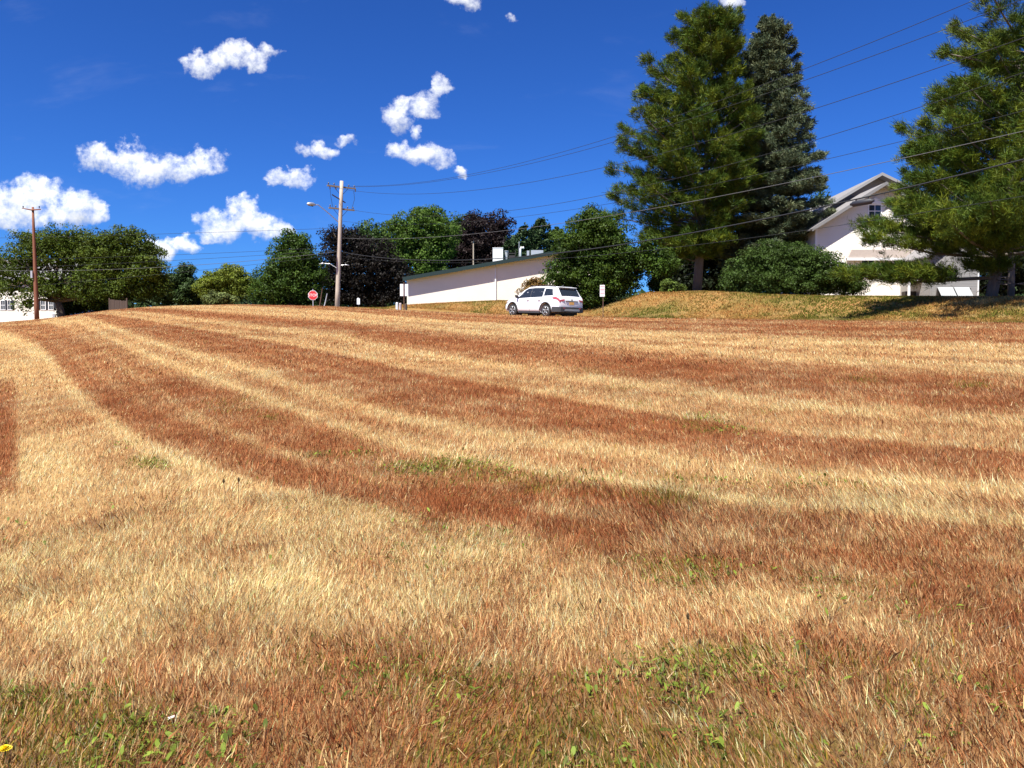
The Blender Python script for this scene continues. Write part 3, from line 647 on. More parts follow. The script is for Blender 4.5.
conifer('white_pine_tree', 'big pine cut by the right edge of the photo, its boughs before the house', 'tree', 991, 38, 297, 1050, -12,
  [(-12,1046),(15,1040),(36,1022),(50,962),(60,940),(75,962),(90,936),(105,958),(125,925),(145,912),(165,918),(185,930),(205,912),(225,868),(240,862),(250,900),(262,930)],
  [(-30,1034),(20,1070),(80,1110),(150,1140),(220,1150),(262,1110)],
  (.042, .080, .010), (.16, .19, .015), 'pine', tr=.30, width=.010, k=42, vlow=250, step=.72, trunk=.27, nb=7, bark=M_PINEBARK, depth_f=1.4, dens=1.9,
  extra=((858,224,-1,12,130),(866,238,-1.5,12,130),(838,275,-2,11,110),(860,272,-2,13,140),(885,270,-1.5,14,140),(940,52,0,9,60),(936,92,0,7,40),(905,150,0,14,160),(912,178,-1,14,160),(920,212,-2,16,200),(960,222,-4,18,200),(1010,230,-4,20,160),(940,215,-6,16,120),(990,200,-6,24,180),(1000,262,-2,10,50),(968,262,-1,12,60)))
conifer('white_pine_tree', 'second, thinner pine trunk just behind the big pine at the right edge', 'tree', 1011, 47, 297, 1016, 60,
  [(60,1012),(120,990),(200,975),(240,985)], [(60,1022),(120,1050),(200,1080),(240,1060)], (.060,.09,.014), (.13,.15,.018), 'pine', tr=.5, width=.03, k=13, vlow=235, step=1.0, trunk=.2, nb=5)
broadleaf('arborvitae_bush', 'big rounded dense green bush on the bank under the spruce', 'bush', 785, 49, 298,
  [(752,274,27,23),(785,266,31,24),(818,274,29,22),(842,281,20,14),(738,284,18,13),(785,283,50,15),(770,256,23,14),(806,262,25,16),(854,288,11,8)],
  (.045, .080, .014), 52000, .105, .36, None, .12, (.085,.13,.03), .2)
broadleaf('ash_tree', 'bluish-green treetop seen between the spruce and the house gable', 'tree', 822, 92, 292,
  [(822,204,10,16),(816,225,14,20),(820,260,16,26)], (.05,.10,.05), 4000, .26, .6, GW, .2, None, .25)
# undergrowth in the shade behind the pine trunks
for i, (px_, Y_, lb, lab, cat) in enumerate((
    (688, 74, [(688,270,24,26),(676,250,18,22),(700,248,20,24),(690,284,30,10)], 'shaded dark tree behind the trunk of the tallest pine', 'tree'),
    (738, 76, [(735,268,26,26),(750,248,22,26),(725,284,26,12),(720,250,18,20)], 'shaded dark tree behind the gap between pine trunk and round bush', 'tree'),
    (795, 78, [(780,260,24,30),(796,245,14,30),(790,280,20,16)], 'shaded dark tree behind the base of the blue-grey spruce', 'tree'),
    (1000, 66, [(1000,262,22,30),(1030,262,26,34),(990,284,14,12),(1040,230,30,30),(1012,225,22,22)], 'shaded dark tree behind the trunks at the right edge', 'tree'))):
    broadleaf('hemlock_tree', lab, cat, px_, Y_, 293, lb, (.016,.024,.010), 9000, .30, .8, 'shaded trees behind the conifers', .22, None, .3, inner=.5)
# far wood on the skyline, a single mass seen only through gaps
P_, Nn, S_, T_ = [], [], [], []
m = 30000; th_ = np.radians(rng.uniform(-60, 60, m)); rr_ = rng.uniform(125, 160, m); x_ = rr_ * np.sin(th_); y_ = rr_ * np.cos(th_)
keep = np.ones(m, bool)
hgt = 5.5 + 3.5 * fbm(x_, y_ * 0, 22, 77)
z_ = 1.6 + np.tan(R(2.2)) * rr_ * 1.0 + rng.random(m) ** .7 * hgt - 3.5
leafquads('far_wood', np.stack([x_, y_, z_], -1), unit(rng.normal(size=(m, 3)) + np.array([0, -1, .6])), rng.uniform(.8, 1.8, m), np.array([.035, .06, .018])[None] * rng.uniform(.6, 1.4, (m, 1)), LEAF, None)
tag(bpy.data.objects['far_wood'], 'low dark green wood along the skyline behind the trees', 'wood', kind='stuff')
# ------------------------------------------------------------------ buildings
def gable_roof(mb, x0, x1, ze, xa, za, y0, y1, th, over):
    """two slabs, eaves at x0-over / x1+over"""
    for xe, s in ((x0, -1), (x1, 1)):
        sl = (za - ze) / (xa - xe); xo = xe + s * over; zo = ze + s * over * sl
        mb.prism([(xo, zo), (xa, za), (xa, za + th), (xo, zo + th)], y0, y1)
def window(parent, x, z, w, h, y, shutters=False, mull=True, head=False):
    m = MB(); t = .09
    m.box(x-w/2-t, x+w/2+t, y-.05, y+.02, z-t, z); m.box(x-w/2-t, x+w/2+t, y-.05, y+.02, z+h, z+h+t)
    m.box(x-w/2-t, x-w/2, y-.048, y+.02, z, z+h); m.box(x+w/2, x+w/2+t, y-.048, y+.02, z, z+h)
    if mull: m.box(x-w/2, x+w/2, y-.035, y+.0, z+h/2-.03, z+h/2+.03); m.box(x-.02, x+.02, y-.03, y+.0, z, z+h)
    if head: m.prism([(x-w/2-.3, z+h+.1), (x+w/2+.3, z+h+.1), (x, z+h+.55)], y-.12, y+.02)
    f = m.build('window', M_TRIM, parent)
    g = MB(); g.box(x-w/2, x+w/2, y-.012, y+.01, z, z+h); g.build('pane', M_GLASS, f)
    if shutters:
        for s in (-1, 1):
            q_ = MB(); xc = x + s * (w/2 + t + .22)
            q_.box(xc-.2, xc+.2, y-.04, y+.01, z-.05, z+h+.05)
            for k in range(9): q_.box(xc-.16, xc+.16, y-.052, y-.04, z+.02+k*h/9, z+.02+k*h/9+h/18)
            q_.build('shutter', M_SHUT, f)
    return f
# white low-pitched building
p = W(407, 303, 75); p.z = Gf(p.x, p.y) - .1; base_ = p
wb = empty('warehouse_building', p, 'long white windowless building with a dark green sloping roof edge behind the parked car', 'building')
zt0 = W(407, 279, 75).z - p.z; zt1 = W(598, 246, 75).z - p.z; Lb_ = W(598, 246, 75).x - p.x
m = MB(); m.prism([(0, -1.2), (Lb_, -1.2), (Lb_, zt1), (0, zt0)], 0, 22); m.build('wall', M_PANEL, wb)
m = MB(); sl = (zt1 - zt0) / Lb_; m.prism([(-.3, zt0-.3*sl), (Lb_+.3, zt1+.3*sl), (Lb_+.3, zt1+.3*sl+.16), (-.3, zt0-.3*sl+.16)], -.62, 22.6); rf = m.build('roof', M_GREEN, wb)
m = MB()
sl = (zt1 - zt0) / Lb_
m.prism([(-.3, zt0 - .3*sl - .18), (Lb_+.3, zt1+.3*sl - .18), (Lb_+.3, zt1+.3*sl + .17), (-.3, zt0 - .3*sl + .17)], -.68, -.625)
m.build('fascia', mat('green_fascia', (.012, .028, .023), .45, 0, .2), rf)
xd = W(495.5, 280, 75).x - p.x
m = MB(); m.box(xd-.06, xd+.06, -.12, -.003, -.6, zt0 + sl*xd - .3); m.box(xd-.14, xd-.10, -.03, -.003, -.3, 1.6); m.build('downspout', M_TRIM, wb)
def on_roof(px, v0, v1, dy=4.5):
    a = W(px, v0, 75 + dy); return a.x - p.x, W(px, v1, 75+dy).z - p.z
m = MB(); x_, zz = on_roof(498, 258, 249); zr = lambda x: zt0 + sl*x
m.box(x_-.5, x_+.5, 3.8, 5.0, zr(x_)-.1, zz); m.box(x_-.53, x_+.53, 3.77, 5.03, zz, zz+.05); m.build('air_handler', M_TRIM, wb, bevel=.02)
m = MB(); x_, zz = on_roof(506.5, 258, 251.5); m.tube([(x_, 4.4, zr(x_)-.1), (x_, 4.4, zz)], .17, 12); m.tube([(x_, 4.4, zz), (x_, 4.4, zz+.06)], .22, 12); m.build('vent_pipe', M_METAL, wb)
m = MB(); x_, zz = on_roof(512, 256, 250.5)
for a, b_ in ((-.35, -.3), (.3, .35)): m.box(x_+a, x_+b_, 4.2, 4.25, zr(x_)-.1, zz)
m.box(x_-.4, x_+.4, 4.18, 4.5, zz-.35, zz-.28); m.box(x_-.35, x_+.35, 4.2, 4.45, zr(x_), zz-.5); m.build('rooftop_condenser', M_DARKMET, wb)
m = MB(); x_, zz = on_roof(520.5, 256, 249)
m.tube([(x_, 4.4, zr(x_)-.1), (x_, 4.4, zz), (x_+.08, 4.4, zz+.16), (x_+.24, 4.4, zz+.17), (x_+.32, 4.4, zz+.02)], .10, 10, cap=True); m.build('gooseneck_vent', M_TRIM, wb, smooth=True)
m = MB(); m.tube([(x_-.14, 4.6, zr(x_)-.1), (x_-.14, 4.6, zz+.75)], .035, 6); m.build('vent_mast', M_METAL, wb)
m = MB(); x_, zz = on_roof(528, 255, 252); m.box(x_-.12, x_+.12, 4.2, 4.5, zr(x_)-.1, zz+.1)
x_, zz = on_roof(536, 252, 250); m.box(x_-.5, x_+.7, 4.2, 5.0, zr(x_)-.1, zz-.05); m.build('rooftop_curb', M_METAL, wb)

# white clapboard house on the right
p = W(815, 296, 58.7); p.z = Gf(p.x, p.y) - .15; k = 58.7 / F
wh = empty('clapboard_house', p, 'white clapboard house with two nested grey gables, half hidden behind the right-hand pine', 'house')
X = lambda px, Y=58.7: W(px, 250, Y).x - p.x
Z = lambda v, Y=58.7: W(800, v, Y).z - p.z
xl, xa, xr = 0, X(880.5), X(946); ze, za = Z(227), Z(186); sl = (za - ze) / (xa - xl)
m = MB(); m.prism([(xl, -1), (xr, -1), (xr, ze), (xa, za), (xl, ze)], 0, 9); m.build('wall', M_SIDING, wh)
m = MB(); gable_roof(m, xl, xr, ze + .05, xa, za + .05, -.70, 9.3, .10, .55); r1 = m.build('roof', M_ROOFG, wh)
m = MB()
for xe, s in ((xl, -1), (xr, 1)):
    s2 = (za - ze) / (xa - xe); xo = xe + s*.55; zo = ze + .02 + s*.55*s2
    m.prism([(xo, zo-.10), (xa, za-.08), (xa, za+.17), (xo, zo+.15)], -.76, -.705)
m.build('rake_board', mat('grey_rake_board', (.20, .195, .19), .6, 0, .1), r1)
m = MB()
for xe, s in ((xl, -1), (xr, 1)):
    s2 = (za - ze) / (xa - xe); xo = xe + s*.5; zo = ze + s*.5*s2
    m.prism([(xo, zo-.02), (xa, za-.02), (xa, za+.045), (xo, zo+.045)], -.70, -.003)
m.build('soffit', M_SOFFIT, r1)
# taller rear gable
Y2 = 63.0
bx0, bxa, bx1 = X(812, Y2), X(876.5, Y2), X(958, Y2); be, ba = Z(216, Y2), Z(177, Y2)
m = MB(); m.prism([(bx0, ze-.5), (bx1, ze-.5), (bx1, be), (bxa, ba), (bx0, be)], 4.6, 16); m.build('rear_wall', M_GREYSIDE, wh)  # part of the white house; its shade is put into the grey siding colour
m = MB(); gable_roof(m, bx0, bx1, be + .05, bxa, ba + .05, 3.6, 16.4, .12, .5); r2 = m.build('rear_roof', M_ROOFG, wh)
m = MB()
for xe, s in ((bx0, -1), (bx1, 1)):
    s2 = (ba - be) / (bxa - xe); xo = xe + s*.5; zo = be + .02 + s*.5*s2
    m.prism([(xo, zo-.05), (bxa, ba-.03), (bxa, ba+.2), (xo, zo+.18)], 3.54, 3.595)
m.build('rake_board', mat('pale_grey_rake_board', (.28, .275, .27), .6), r2)
window(wh, X(874), Z(217), .85, .85, 0, head=True)
window(wh, X(897), Z(218), .7, .95, 0)
window(wh, X(868), Z(277), .9, 1.2, 0)
window(wh, X(838), Z(279), .9, 1.2, 0)
window(wh, X(900), Z(277), .9, 1.2, 0)
m = MB(); m.prism([(X(846), Z(259)), (X(928), Z(259)), (X(928), Z(250)), (X(850), Z(250))], -.35, -.004)
m.build('pent_roof', mat('beige_pent_roof', (.44, .37, .32), .8, 0, .15), wh)
m = MB(); m.box(X(845), X(929), -.42, -.36, Z(261), Z(258.5)); m.build('gutter', M_TRIM, wh)
m = MB(); m.box(xl-.05, xl+.09, -.03, .05, -.8, ze-.05); m.build('corner_board', M_TRIM, wh)
# small porch and grey outbuilding
p2 = W(909, 296, 55.5); p2.z = Gf(p2.x, p2.y) - .05
po = empty('garden_porch', p2, 'small white lean-to porch between the house and the grey shed', 'porch')
m = MB(); m.prism([(-.15, 1.15), (1.35, 1.25), (1.35, 2.05), (.9, 1.95), (-.15, 1.4)], 0, 1.6); m.build('roof', M_TRIM, po)
for xx in (-.05, 1.1):
    m = MB(); m.box(xx, xx+.13, 0, .13, -.6, 1.2); m.build('post', M_TRIM, po)
m = MB(); m.box(.2, 1.0, .9, 1.5, -.4, .55); m.build('bench', M_DARKMET, po, bevel=.03)
p3 = W(930, 297, 54.5); p3.z = Gf(p3.x, p3.y) - .1
sh = empty('shed', p3, 'grey clapboard shed in the shade under the right-hand pine', 'shed')
wS = W(978, 297, 54.5).x - p3.x
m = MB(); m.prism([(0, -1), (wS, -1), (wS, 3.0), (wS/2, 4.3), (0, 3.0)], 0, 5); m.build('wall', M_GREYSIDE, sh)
m = MB(); gable_roof(m, 0, wS, 3.05, wS/2, 4.35, -.35, 5.3, .1, .3); m.build('roof', M_ROOFG, sh)
for a, b_, mt in ((wS-.05, wS+.03, M_TRIM), (-.03, .08, M_SOFFIT)):
    m = MB(); m.box(a, b_, -.03, .04, -.8, 2.95); m.build('corner_board', mt, sh)
for a, b_, z_ in ((.8, .95, 2.0), (.35, .5, 1.6)):
    m = MB(); m.box(a, b_, -.06, -.004, 0, z_); m.build('door_post', M_SOFFIT, sh)
p4 = W(943, 297, 53.2); p4.z = Gf(p4.x, p4.y) - .05
cf = empty('cold_frame', p4, 'low cold frame with two pale slanting lids in front of the grey shed', 'cold frame')
m = MB(); m.prism([(-.25, -.4), (2.2, -.4), (2.1, .72), (-.15, .72)], .45, .53); m.box(-.2, 2.1, -.05, .45, -.4, .05); m.build('frame', M_DARKMET, cf)
for i in (0, 1):
    m = MB(); x0 = -.12 + i*1.1
    m.add([(x0, -.1, .06), (x0+1.02, -.1, .06), (x0+1.02, .5, .76), (x0, .5, .76), (x0, -.1, .09), (x0+1.02, -.1, .09), (x0+1.02, .5, .79), (x0, .5, .79)],
          [(0,3,2,1),(4,5,6,7),(0,1,5,4),(1,2,6,5),(2,3,7,6),(3,0,4,7)])
    m.build('lid', mat('pale_lid', (.36, .37, .37), .5, 0, .1), cf)
# white house at the left edge
p = W(62, 319, 88); p.z = Gf(p.x, p.y) - .3
lh = empty('white_house', p, 'white house with black-shuttered windows behind the locust trees at the left edge', 'house')
m = MB(); m.box(-13, 0, 0, 8, -1.5, 4.3); m.build('wall', M_SIDING, lh)
m = MB(); m.prism([(-13.4, 4.3), (.4, 4.3), (.4, 4.5), (-13.4, 4.5)], -.5, 8.5)
m.add([(-13.4, -.5, 4.5), (.4, -.5, 4.5), (.4, 4, 7.0), (-13.4, 4, 7.0), (-13.4, 8.5, 4.5), (.4, 8.5, 4.5)], [(0,1,2,3), (3,2,5,4), (0,3,4), (1,5,2)]); m.build('roof', M_ROOFG, lh)
for px_ in (3, 10, 43, 51):
    window(lh, W(px_, 300, 88).x - p.x, W(px_, 309.5, 88).z - p.z, .42, .95, 0, shutters=False)
for px_ in (6.4, 13, 39.5, 47, 54.5, -1):
    x_ = W(px_, 300, 88).x - p.x; zz = W(px_, 309.7, 88).z - p.z
    m = MB(); m.box(x_-.13, x_+.13, -.05, 0, zz, zz+1.05)
    for q_ in range(8): m.box(x_-.10, x_+.10, -.062, -.05, zz+.05+q_*.125, zz+.11+q_*.125)
    m.build('shutter', M_SHUT, lh)
m = MB(); x_ = W(54, 309, 88).x - p.x; m.box(x_-.1, x_+.15, -.18, -.003, .3, .75); m.tube([(x_, -.1, .3), (x_, -.1, -1)], .04, 6); m.build('meter_box', M_METAL, lh)

# short board fence
p = W(110, 308.5, 71.5); p.z = Gf(p.x, p.y)
fe = empty('board_fence', p, 'short stretch of old brown vertical board fence under the locust tree', 'fence')
nb_ = 10
m = MB()
for i in range(nb_):
    h = .98 - .018*i + random.uniform(-.03, .03); x0 = i * .145; m.box(x0, x0 + .132, random.uniform(-.008, .008), .025, -.3, h)
m.build('boards', M_WOOD, fe)
m = MB(); m.box(0, 1.45, .03, .08, .15, .23); m.box(0, 1.45, .03, .08, .62, .70); m.build('rail', M_WOOD, fe)
for xx in (-.1, 1.45):
    m = MB(); m.box(xx, xx + .1, -.02, .09, -.4, 1.08); m.build('post', M_WOOD, fe)
# ------------------------------------------------------------------ poles
ALONG = Vector((.548, -.836, 0)); PERP = Vector((.836, .548, 0))
def insul(mb, x, y, z): mb.tube([(x, y, z), (x, y, z+.08), (x, y, z+.10), (x, y, z+.2)], [.03, .03, .065, .05], 8)
def pole_parts(root, top, arms, wood, rb, rt, arm_mat=M_ARM, ax=None, lean=(0, 0)):
    """local frame: x along the arms"""
    m = MB(); m.tube([(lean[0]*i/6, lean[1]*i/6, -.5 + (top+.5)*i/6) for i in range(7)], [rb + (rt-rb)*i/6 for i in range(7)], 14); m.build('pole', wood, root, smooth=True)
    for (z, x0, x1, y) in arms:
        m = MB(); lx_ = lean[0]*z/top; m.box(lx_+x0, lx_+x1, -y-.06, -y+.06, z-.06, z+.07); a = m.build('crossarm', arm_mat, root)
        for xx in (x0+.12, x0+.62, x1-.62, x1-.12):
            q_ = MB(); insul(q_, lx_+xx, -y, z+.07); q_.build('insulator', M_INS, a, smooth=True)
        q_ = MB()
        for s in (-1, 1): q_.tube([(lx_, -y, z-.75), (lx_+s*.62, -y, z-.06)], .018, 5)
        q_.build('brace', M_DARKMET, a)
baseA = W(337, 308.5, 69); baseA.z = Gf(baseA.x, baseA.y); topA = W(342, 181, 69)
rzA = math.atan2(PERP.y, PERP.x); hA = topA.z - baseA.z
pa = empty('utility_pole', baseA, 'tall grey utility pole with two crossarms and a street lamp, right of the stop sign', 'utility pole', rz=rzA)
leanx = (topA.x - baseA.x)
zA1 = W(342, 187, 69).z - baseA.z; zA2 = W(342, 209, 69).z - baseA.z
pole_parts(pa, hA, [(zA1, -1.25, 1.3, .2), (zA2, -1.05, 1.25, .2)], M_POLE, .215, .15, lean=(leanx*.8, -leanx*.5))
m = MB(); zz = W(342, 197, 69).z - baseA.z; m.tube([(-.45, -.25, zz+.12), (.75, -.25, zz-.45)], .05, 6); m.build('cutout_bracket', M_DARKMET, pa)
for xx in (-1.13, -.6, 1.15):
    m = MB(); m.tube([(leanx+xx, -.2, zA1-.25), (leanx+xx, -.2, zA1-.05)], [.06, .045], 8); m.build('bell_insulator', M_INS, pa)
m = MB()
for xx in (-1.13, 1.0): m.tube([(leanx+xx, -.2, zA1-.2), (leanx+xx+.05, -.25, (zA1+zA2)/2), (leanx+xx*.8, -.2, zA2+.1)], .018, 5)
m.tube([(.2, -.2, zA2-.1), (.24, -.2, 2.0)], .022, 6); m.build('jumper_wire', M_WIRE, pa)
m = MB(); zL = W(309, 209.5, 69).z - baseA.z; l0 = W(339, 222, 69).z - baseA.z
m.tube([(0.1, -.16, l0), (-.75, -.5, l0+.52), (-1.9, -.95, zL+.06), (-2.35, -1.1, zL+.02)], .038, 8); ar = m.build('lamp_arm', M_METAL, pa, smooth=True)
m = MB(); m.tube([(-2.2, -1.05, zL+.02), (-2.4, -1.13, zL+.03), (-2.75, -1.28, zL+.0), (-3.0, -1.38, zL-.03)], [.07, .13, .15, .07], 10); hd = m.build('lamp_head', M_METAL, pa, smooth=True)
m = MB(); m.tube([(-2.45, -1.15, zL-.08), (-2.9, -1.33, zL-.09)], [.09, .07], 8); m.build('lens', M_GLASS, hd, smooth=True)
# next pole of the line, nearer the camera and past the right edge of the photo
baseB = baseA + ALONG * 60; baseB.z = Gf(baseB.x, baseB.y); hB = 10.9
pb = empty('utility_pole', baseB, 'grey utility pole on the near roadside past the right edge, carrying the overhead wires', 'utility pole', rz=rzA)
pole_parts(pb, hB, [(hB-.45, -1.25, 1.3, .2), (hB-2.4, -1.05, 1.25, .2)], M_POLE, .2, .14)
# reddish pole at the left
baseC = W(37, 318.5, 70); baseC.z = Gf(baseC.x, baseC.y); hC = W(36, 207, 70).z - baseC.z
pc_ = empty('utility_pole', baseC, 'slim reddish-brown utility pole with a short top crossarm, left of the locust trees', 'utility pole', rz=0)
m = MB(); m.tube([(-.12*i/6, 0, -.5 + (hC+.5)*i/6) for i in range(7)], [.20 - .11*i/6 for i in range(7)], 12); m.build('pole', M_POLER, pc_, smooth=True)
m = MB(); m.tube([(-1.0, -.1, hC-.12), (-.15, -.12, hC-.28), (.62, -.1, hC-.22)], [.035, .07, .045], 6); a = m.build('crossarm', M_POLER, pc_)
for xx in (-.9, .5): 
    m = MB(); insul(m, xx, -.1, hC-.14); m.build('insulator', M_INS, a)
m = MB(); m.box(-.30, -.14, -.30, -.12, 3.6, 4.2); m.build('service_box', M_METAL, pc_)
for i in range(9):
    m = MB(); m.box(-.25, .2, -.02, .02, .9+i*.45, .93+i*.45); m.build('step_bolt', M_DARKMET, pc_)
baseD = W(-175, 300, 74); baseD.z = Gf(baseD.x, baseD.y)
pd = empty('utility_pole', baseD, 'utility pole on the cross street past the left edge, carrying the lower wires', 'utility pole', rz=1.57)
pole_parts(pd, 9.5, [(9.0, -1.1, 1.1, .2)], M_POLE, .2, .14)
# thin pole behind the white building
bp0 = W(473.5, 296, 93); bp0.z = Gf(bp0.x, bp0.y)
pe = empty('lamp_post', bp0, 'thin pale post topped by a small lamp, standing behind the roof of the white building', 'lamp post')
hE = W(474, 241, 93).z - bp0.z
m = MB(); m.tube([(0, 0, 0), (.0, 0, hE)], [.09, .07], 8); m.build('pole', M_POLE, pe)
m = MB(); m.tube([(-.25, 0, hE-.15), (.1, 0, hE-.05), (.35, 0, hE-.1)], .03, 6); m.box(.3, .6, -.08, .08, hE-.18, hE-.09); m.build('lamp_head', M_DARKMET, pe)
# twin-headed lamp behind the big pole
bq = W(337.5, 305, 75); bq.z = Gf(bq.x, bq.y)
pq = empty('street_lamp', bq, 'twin-armed lamp before the dark purple tree, its mast hidden behind the grey pole', 'street lamp')
hQ = W(337, 265, 75).z - bq.z
m = MB(); m.tube([(0, 0, -.3), (0, 0, hQ)], [.09, .06], 8); m.build('pole', M_METAL, pq)
for s, dz in ((-1, .14), (1, .0)):
    x1 = s * (1.15 if s < 0 else .6)
    m = MB(); m.tube([(0, 0, hQ-.3), (x1*.6, 0, hQ-.02+dz), (x1, 0, hQ+dz)], .025, 6); m.build('arm', M_METAL, pq)
    m = MB(); m.tube([(x1, 0, hQ+dz), (x1 + s*.2, 0, hQ+dz+.02), (x1+s*.52, 0, hQ+dz-.04)], [.03, .06, .035], 8); m.build('lamp_head', M_METAL, pq, smooth=True)

# ------------------------------------------------------------------ wires
def wire(name, lab, A, B_, sag, rad, matl, group):
    A = Vector(A); B_ = Vector(B_); n = 40; mid = (A + B_) / 2
    pts = []
    for i in range(n + 1):
        t = i / n; q_ = A.lerp(B_, t); q_.z -= 4 * sag * t * (1 - t); pts.append(q_ - A)
    m = MB(); m.tube(pts, rad, 5); o = m.build(name, matl, smooth=True); o.location = A
    return tag(o, lab, 'cable', group)
def fit(name, lab, apx, av, off, samples, rad, matl, group='wires on the line of the grey pole'):
    A = W(apx, av, 69 + off * PERP.y)
    rows, rhs = [], []
    for (px, v) in samples:
        u = Up(px, v); t = (u * A.y - A.x) / (60 * ALONG.x - u * 60 * ALONG.y); y = A.y + 60 * ALONG.y * t; z = EYE + Mv(v) * y
        rows.append([t, -4 * t * (1 - t)]); rhs.append(z - A.z * (1 - t))
    sol = np.linalg.lstsq(np.array(rows), np.array(rhs), rcond=None)[0]
    Bp = A + ALONG * 60; Bp.z = float(sol[0]); print('WIRE', name, lab[:30], 'zB', round(Bp.z - baseB.z, 2), 'sag', round(float(sol[1]), 2))
    return wire(name, lab, A, Bp, max(float(sol[1]), 0), rad, matl, group), A, Bp, float(sol[1])
fit('power_line', 'topmost wire, from the grey pole over both conifers to the top edge', 354.5, 186, .9, [(512,165.5),(590,144),(643,127),(790,74),(976,0)], .011, M_WIRE)
fit('power_line', 'second wire from the top, close under the topmost one', 350, 186.5, .5, [(590,149),(644,133),(792,84),(1023,0)], .011, M_WIRE)
fit('power_line', 'third wire, leaving the upper crossarm and sagging low before the pines', 332, 187, -.9, [(428,192),(487,190),(606,168),(812,109),(1000,46)], .011, M_WIRE)
fit('power_line', 'fourth wire, from the lower crossarm of the grey pole', 353, 210, .9, [(395,215),(454,215),(522,209.5),(570,202),(817,138),(957,96)], .011, M_WIRE)
fit('power_line', 'fifth wire, a thin dark one below the lower crossarm', 341, 221, .1, [(495,219),(570,211),(824,158),(937,134)], .009, M_WIRE)
fit('communication_cable', 'pale thin cable in front of the spruce and the dark purple trees', 342, 238, .1, [(448,236.5),(514,230),(546,225),(786,182),(905,158),(1015,134)], .012, M_WIREL)
c7, A7, B7, s7 = fit('communication_cable', 'thick black cable passing in front of the house gable', 342, 252, .1, [(487,258.5),(640,243),(740,224),(854,199),(981,170)], .026, M_WIRE)
fit('communication_cable', 'thin cable just under the thick black one near the grey pole', 342, 256, .1, [(400,259),(470,262),(560,262),(640,253),(740,236)], .009, M_WIRE)
def fitL(lab, apx, av, samples, rad, matl):
    A = W(apx, av, 69); D = baseD.copy(); rows, rhs = [], []
    for (px, v) in samples:
        u = Up(px, v); dx, dy_ = D.x - A.x, D.y - A.y; t = (u * A.y - A.x) / (dx - u * dy_); y = A.y + dy_ * t; z = EYE + Mv(v) * y
        rows.append([t, -4*t*(1-t)]); rhs.append(z - A.z*(1-t))
    sol = np.linalg.lstsq(np.array(rows), np.array(rhs), rcond=None)[0]
    if sol[1] < 0 or len(samples) < 3:
        r_ = np.array(rows)[:, :1]; sol = [float(np.linalg.lstsq(r_, np.array(rhs) + np.array([4*a*(1-a) for a in r_[:, 0]]) * .35, rcond=None)[0][0]), .35]
    Bp = Vector((D.x, D.y, float(sol[0]))); print('WIREL', lab[:20], round(Bp.z - D.z, 2), round(float(sol[1]), 2))
    wire('power_line', lab, A, Bp, float(sol[1]), rad, matl, 'wires crossing to the left of the grey pole')
fitL('highest wire left of the grey pole, crossing the sky above the round maple', 338, 228, [(0,238),(155,234),(260,231)], .013, M_WIRE)
fitL('second wire down left of the grey pole, over the yellow-green tree', 338, 247, [(180,255),(266,250)], .013, M_WIRE)
fitL('third wire down left of the grey pole, close under the second', 338, 250, [(180,260),(270,255)], .013, M_WIRE)
fitL('pale wire left of the grey pole, crossing in front of both locust trees', 338, 251.5, [(0,271),(90,269),(200,266),(315,253)], .017, M_WIREL)
fitL('lowest wire left of the grey pole, just above the yellow-green tree', 338, 255, [(194,272),(258,262)], .013, M_WIRE)
# splice case hanging on the thick black cable
u = Up(862, 203); t_ = (u * A7.y - A7.x) / (60 * ALONG.x - u * 60 * ALONG.y); q_ = A7.lerp(B7, t_); q_.z -= 4 * s7 * t_ * (1 - t_)
sp_ = empty('cable_splice_case', q_ - Vector((0, 0, .16)), 'black splice case slung under the thick cable in front of the house gable', 'splice case', rz=math.atan2(ALONG.y, ALONG.x))
m = MB(); m.tube([(-.45, 0, 0), (-.38, 0, 0), (-.34, 0, 0), (.34, 0, 0), (.38, 0, 0), (.45, 0, 0)], [.04, .06, .1, .1, .06, .04], 12); m.build('case', M_SHUT, sp_, smooth=True)
for s in (-1, 1):
    m = MB(); m.box(s*.23-.02, s*.23+.02, -.02, .02, .05, .17); m.build('hanger', M_DARKMET, sp_)

# ------------------------------------------------------------------ signs and posts
def text_mesh(body, size, ext, matl, parent, loc, name='lettering', rot=(math.pi/2, 0, 0)):
    cu = bpy.data.curves.new('t', 'FONT'); cu.body = body; cu.size = size; cu.extrude = ext; cu.align_x = 'CENTER'; cu.align_y = 'CENTER'
    o = bpy.data.objects.new('t', cu); COL.objects.link(o); dg = bpy.context.evaluated_depsgraph_get()
    me = bpy.data.meshes.new_from_object(o.evaluated_get(dg)); bpy.data.objects.remove(o)
    me.materials.clear(); me.materials.append(matl); n = bpy.data.objects.new(name, me); n.location = loc; n.rotation_euler = rot; return link(n, parent)
M_RED = mat('sign_red', (.55, .03, .035), .45); M_WHITE = mat('sign_white', (.85, .85, .85), .45)
M_SIGNBACK = mat('sign_back_aluminium', (.50, .52, .53), .5, .2, .1)
b0 = W(313, 306, 66.5); b0.z = Gf(b0.x, b0.y)
st = empty('stop_sign', b0, 'red octagonal stop sign on a thin post, left of the grey utility pole', 'stop sign', rz=.06)
zc_ = W(313, 295.3, 66.5).z - b0.z; r8 = .415
def ngon(mb, r, y0, y1, zc, m_=0): mb.prism([(r*math.cos(math.pi/8+i*math.pi/4), zc + r*math.sin(math.pi/8+i*math.pi/4)) for i in range(8)], y0, y1, m_)
m = MB(); m.box(-.03, .03, 0, .04, -.4, zc_+.52); m.build('post', M_METAL, st)
m = MB(); ngon(m, r8, -.012, -.002, zc_); bd = m.build('border', M_WHITE, st)
m = MB(); ngon(m, r8-.03, -.018, -.013, zc_); pn = m.build('sign_panel', M_RED, st)
text_mesh('STOP', .32, .002, M_WHITE, pn, (0, -.021, zc_))
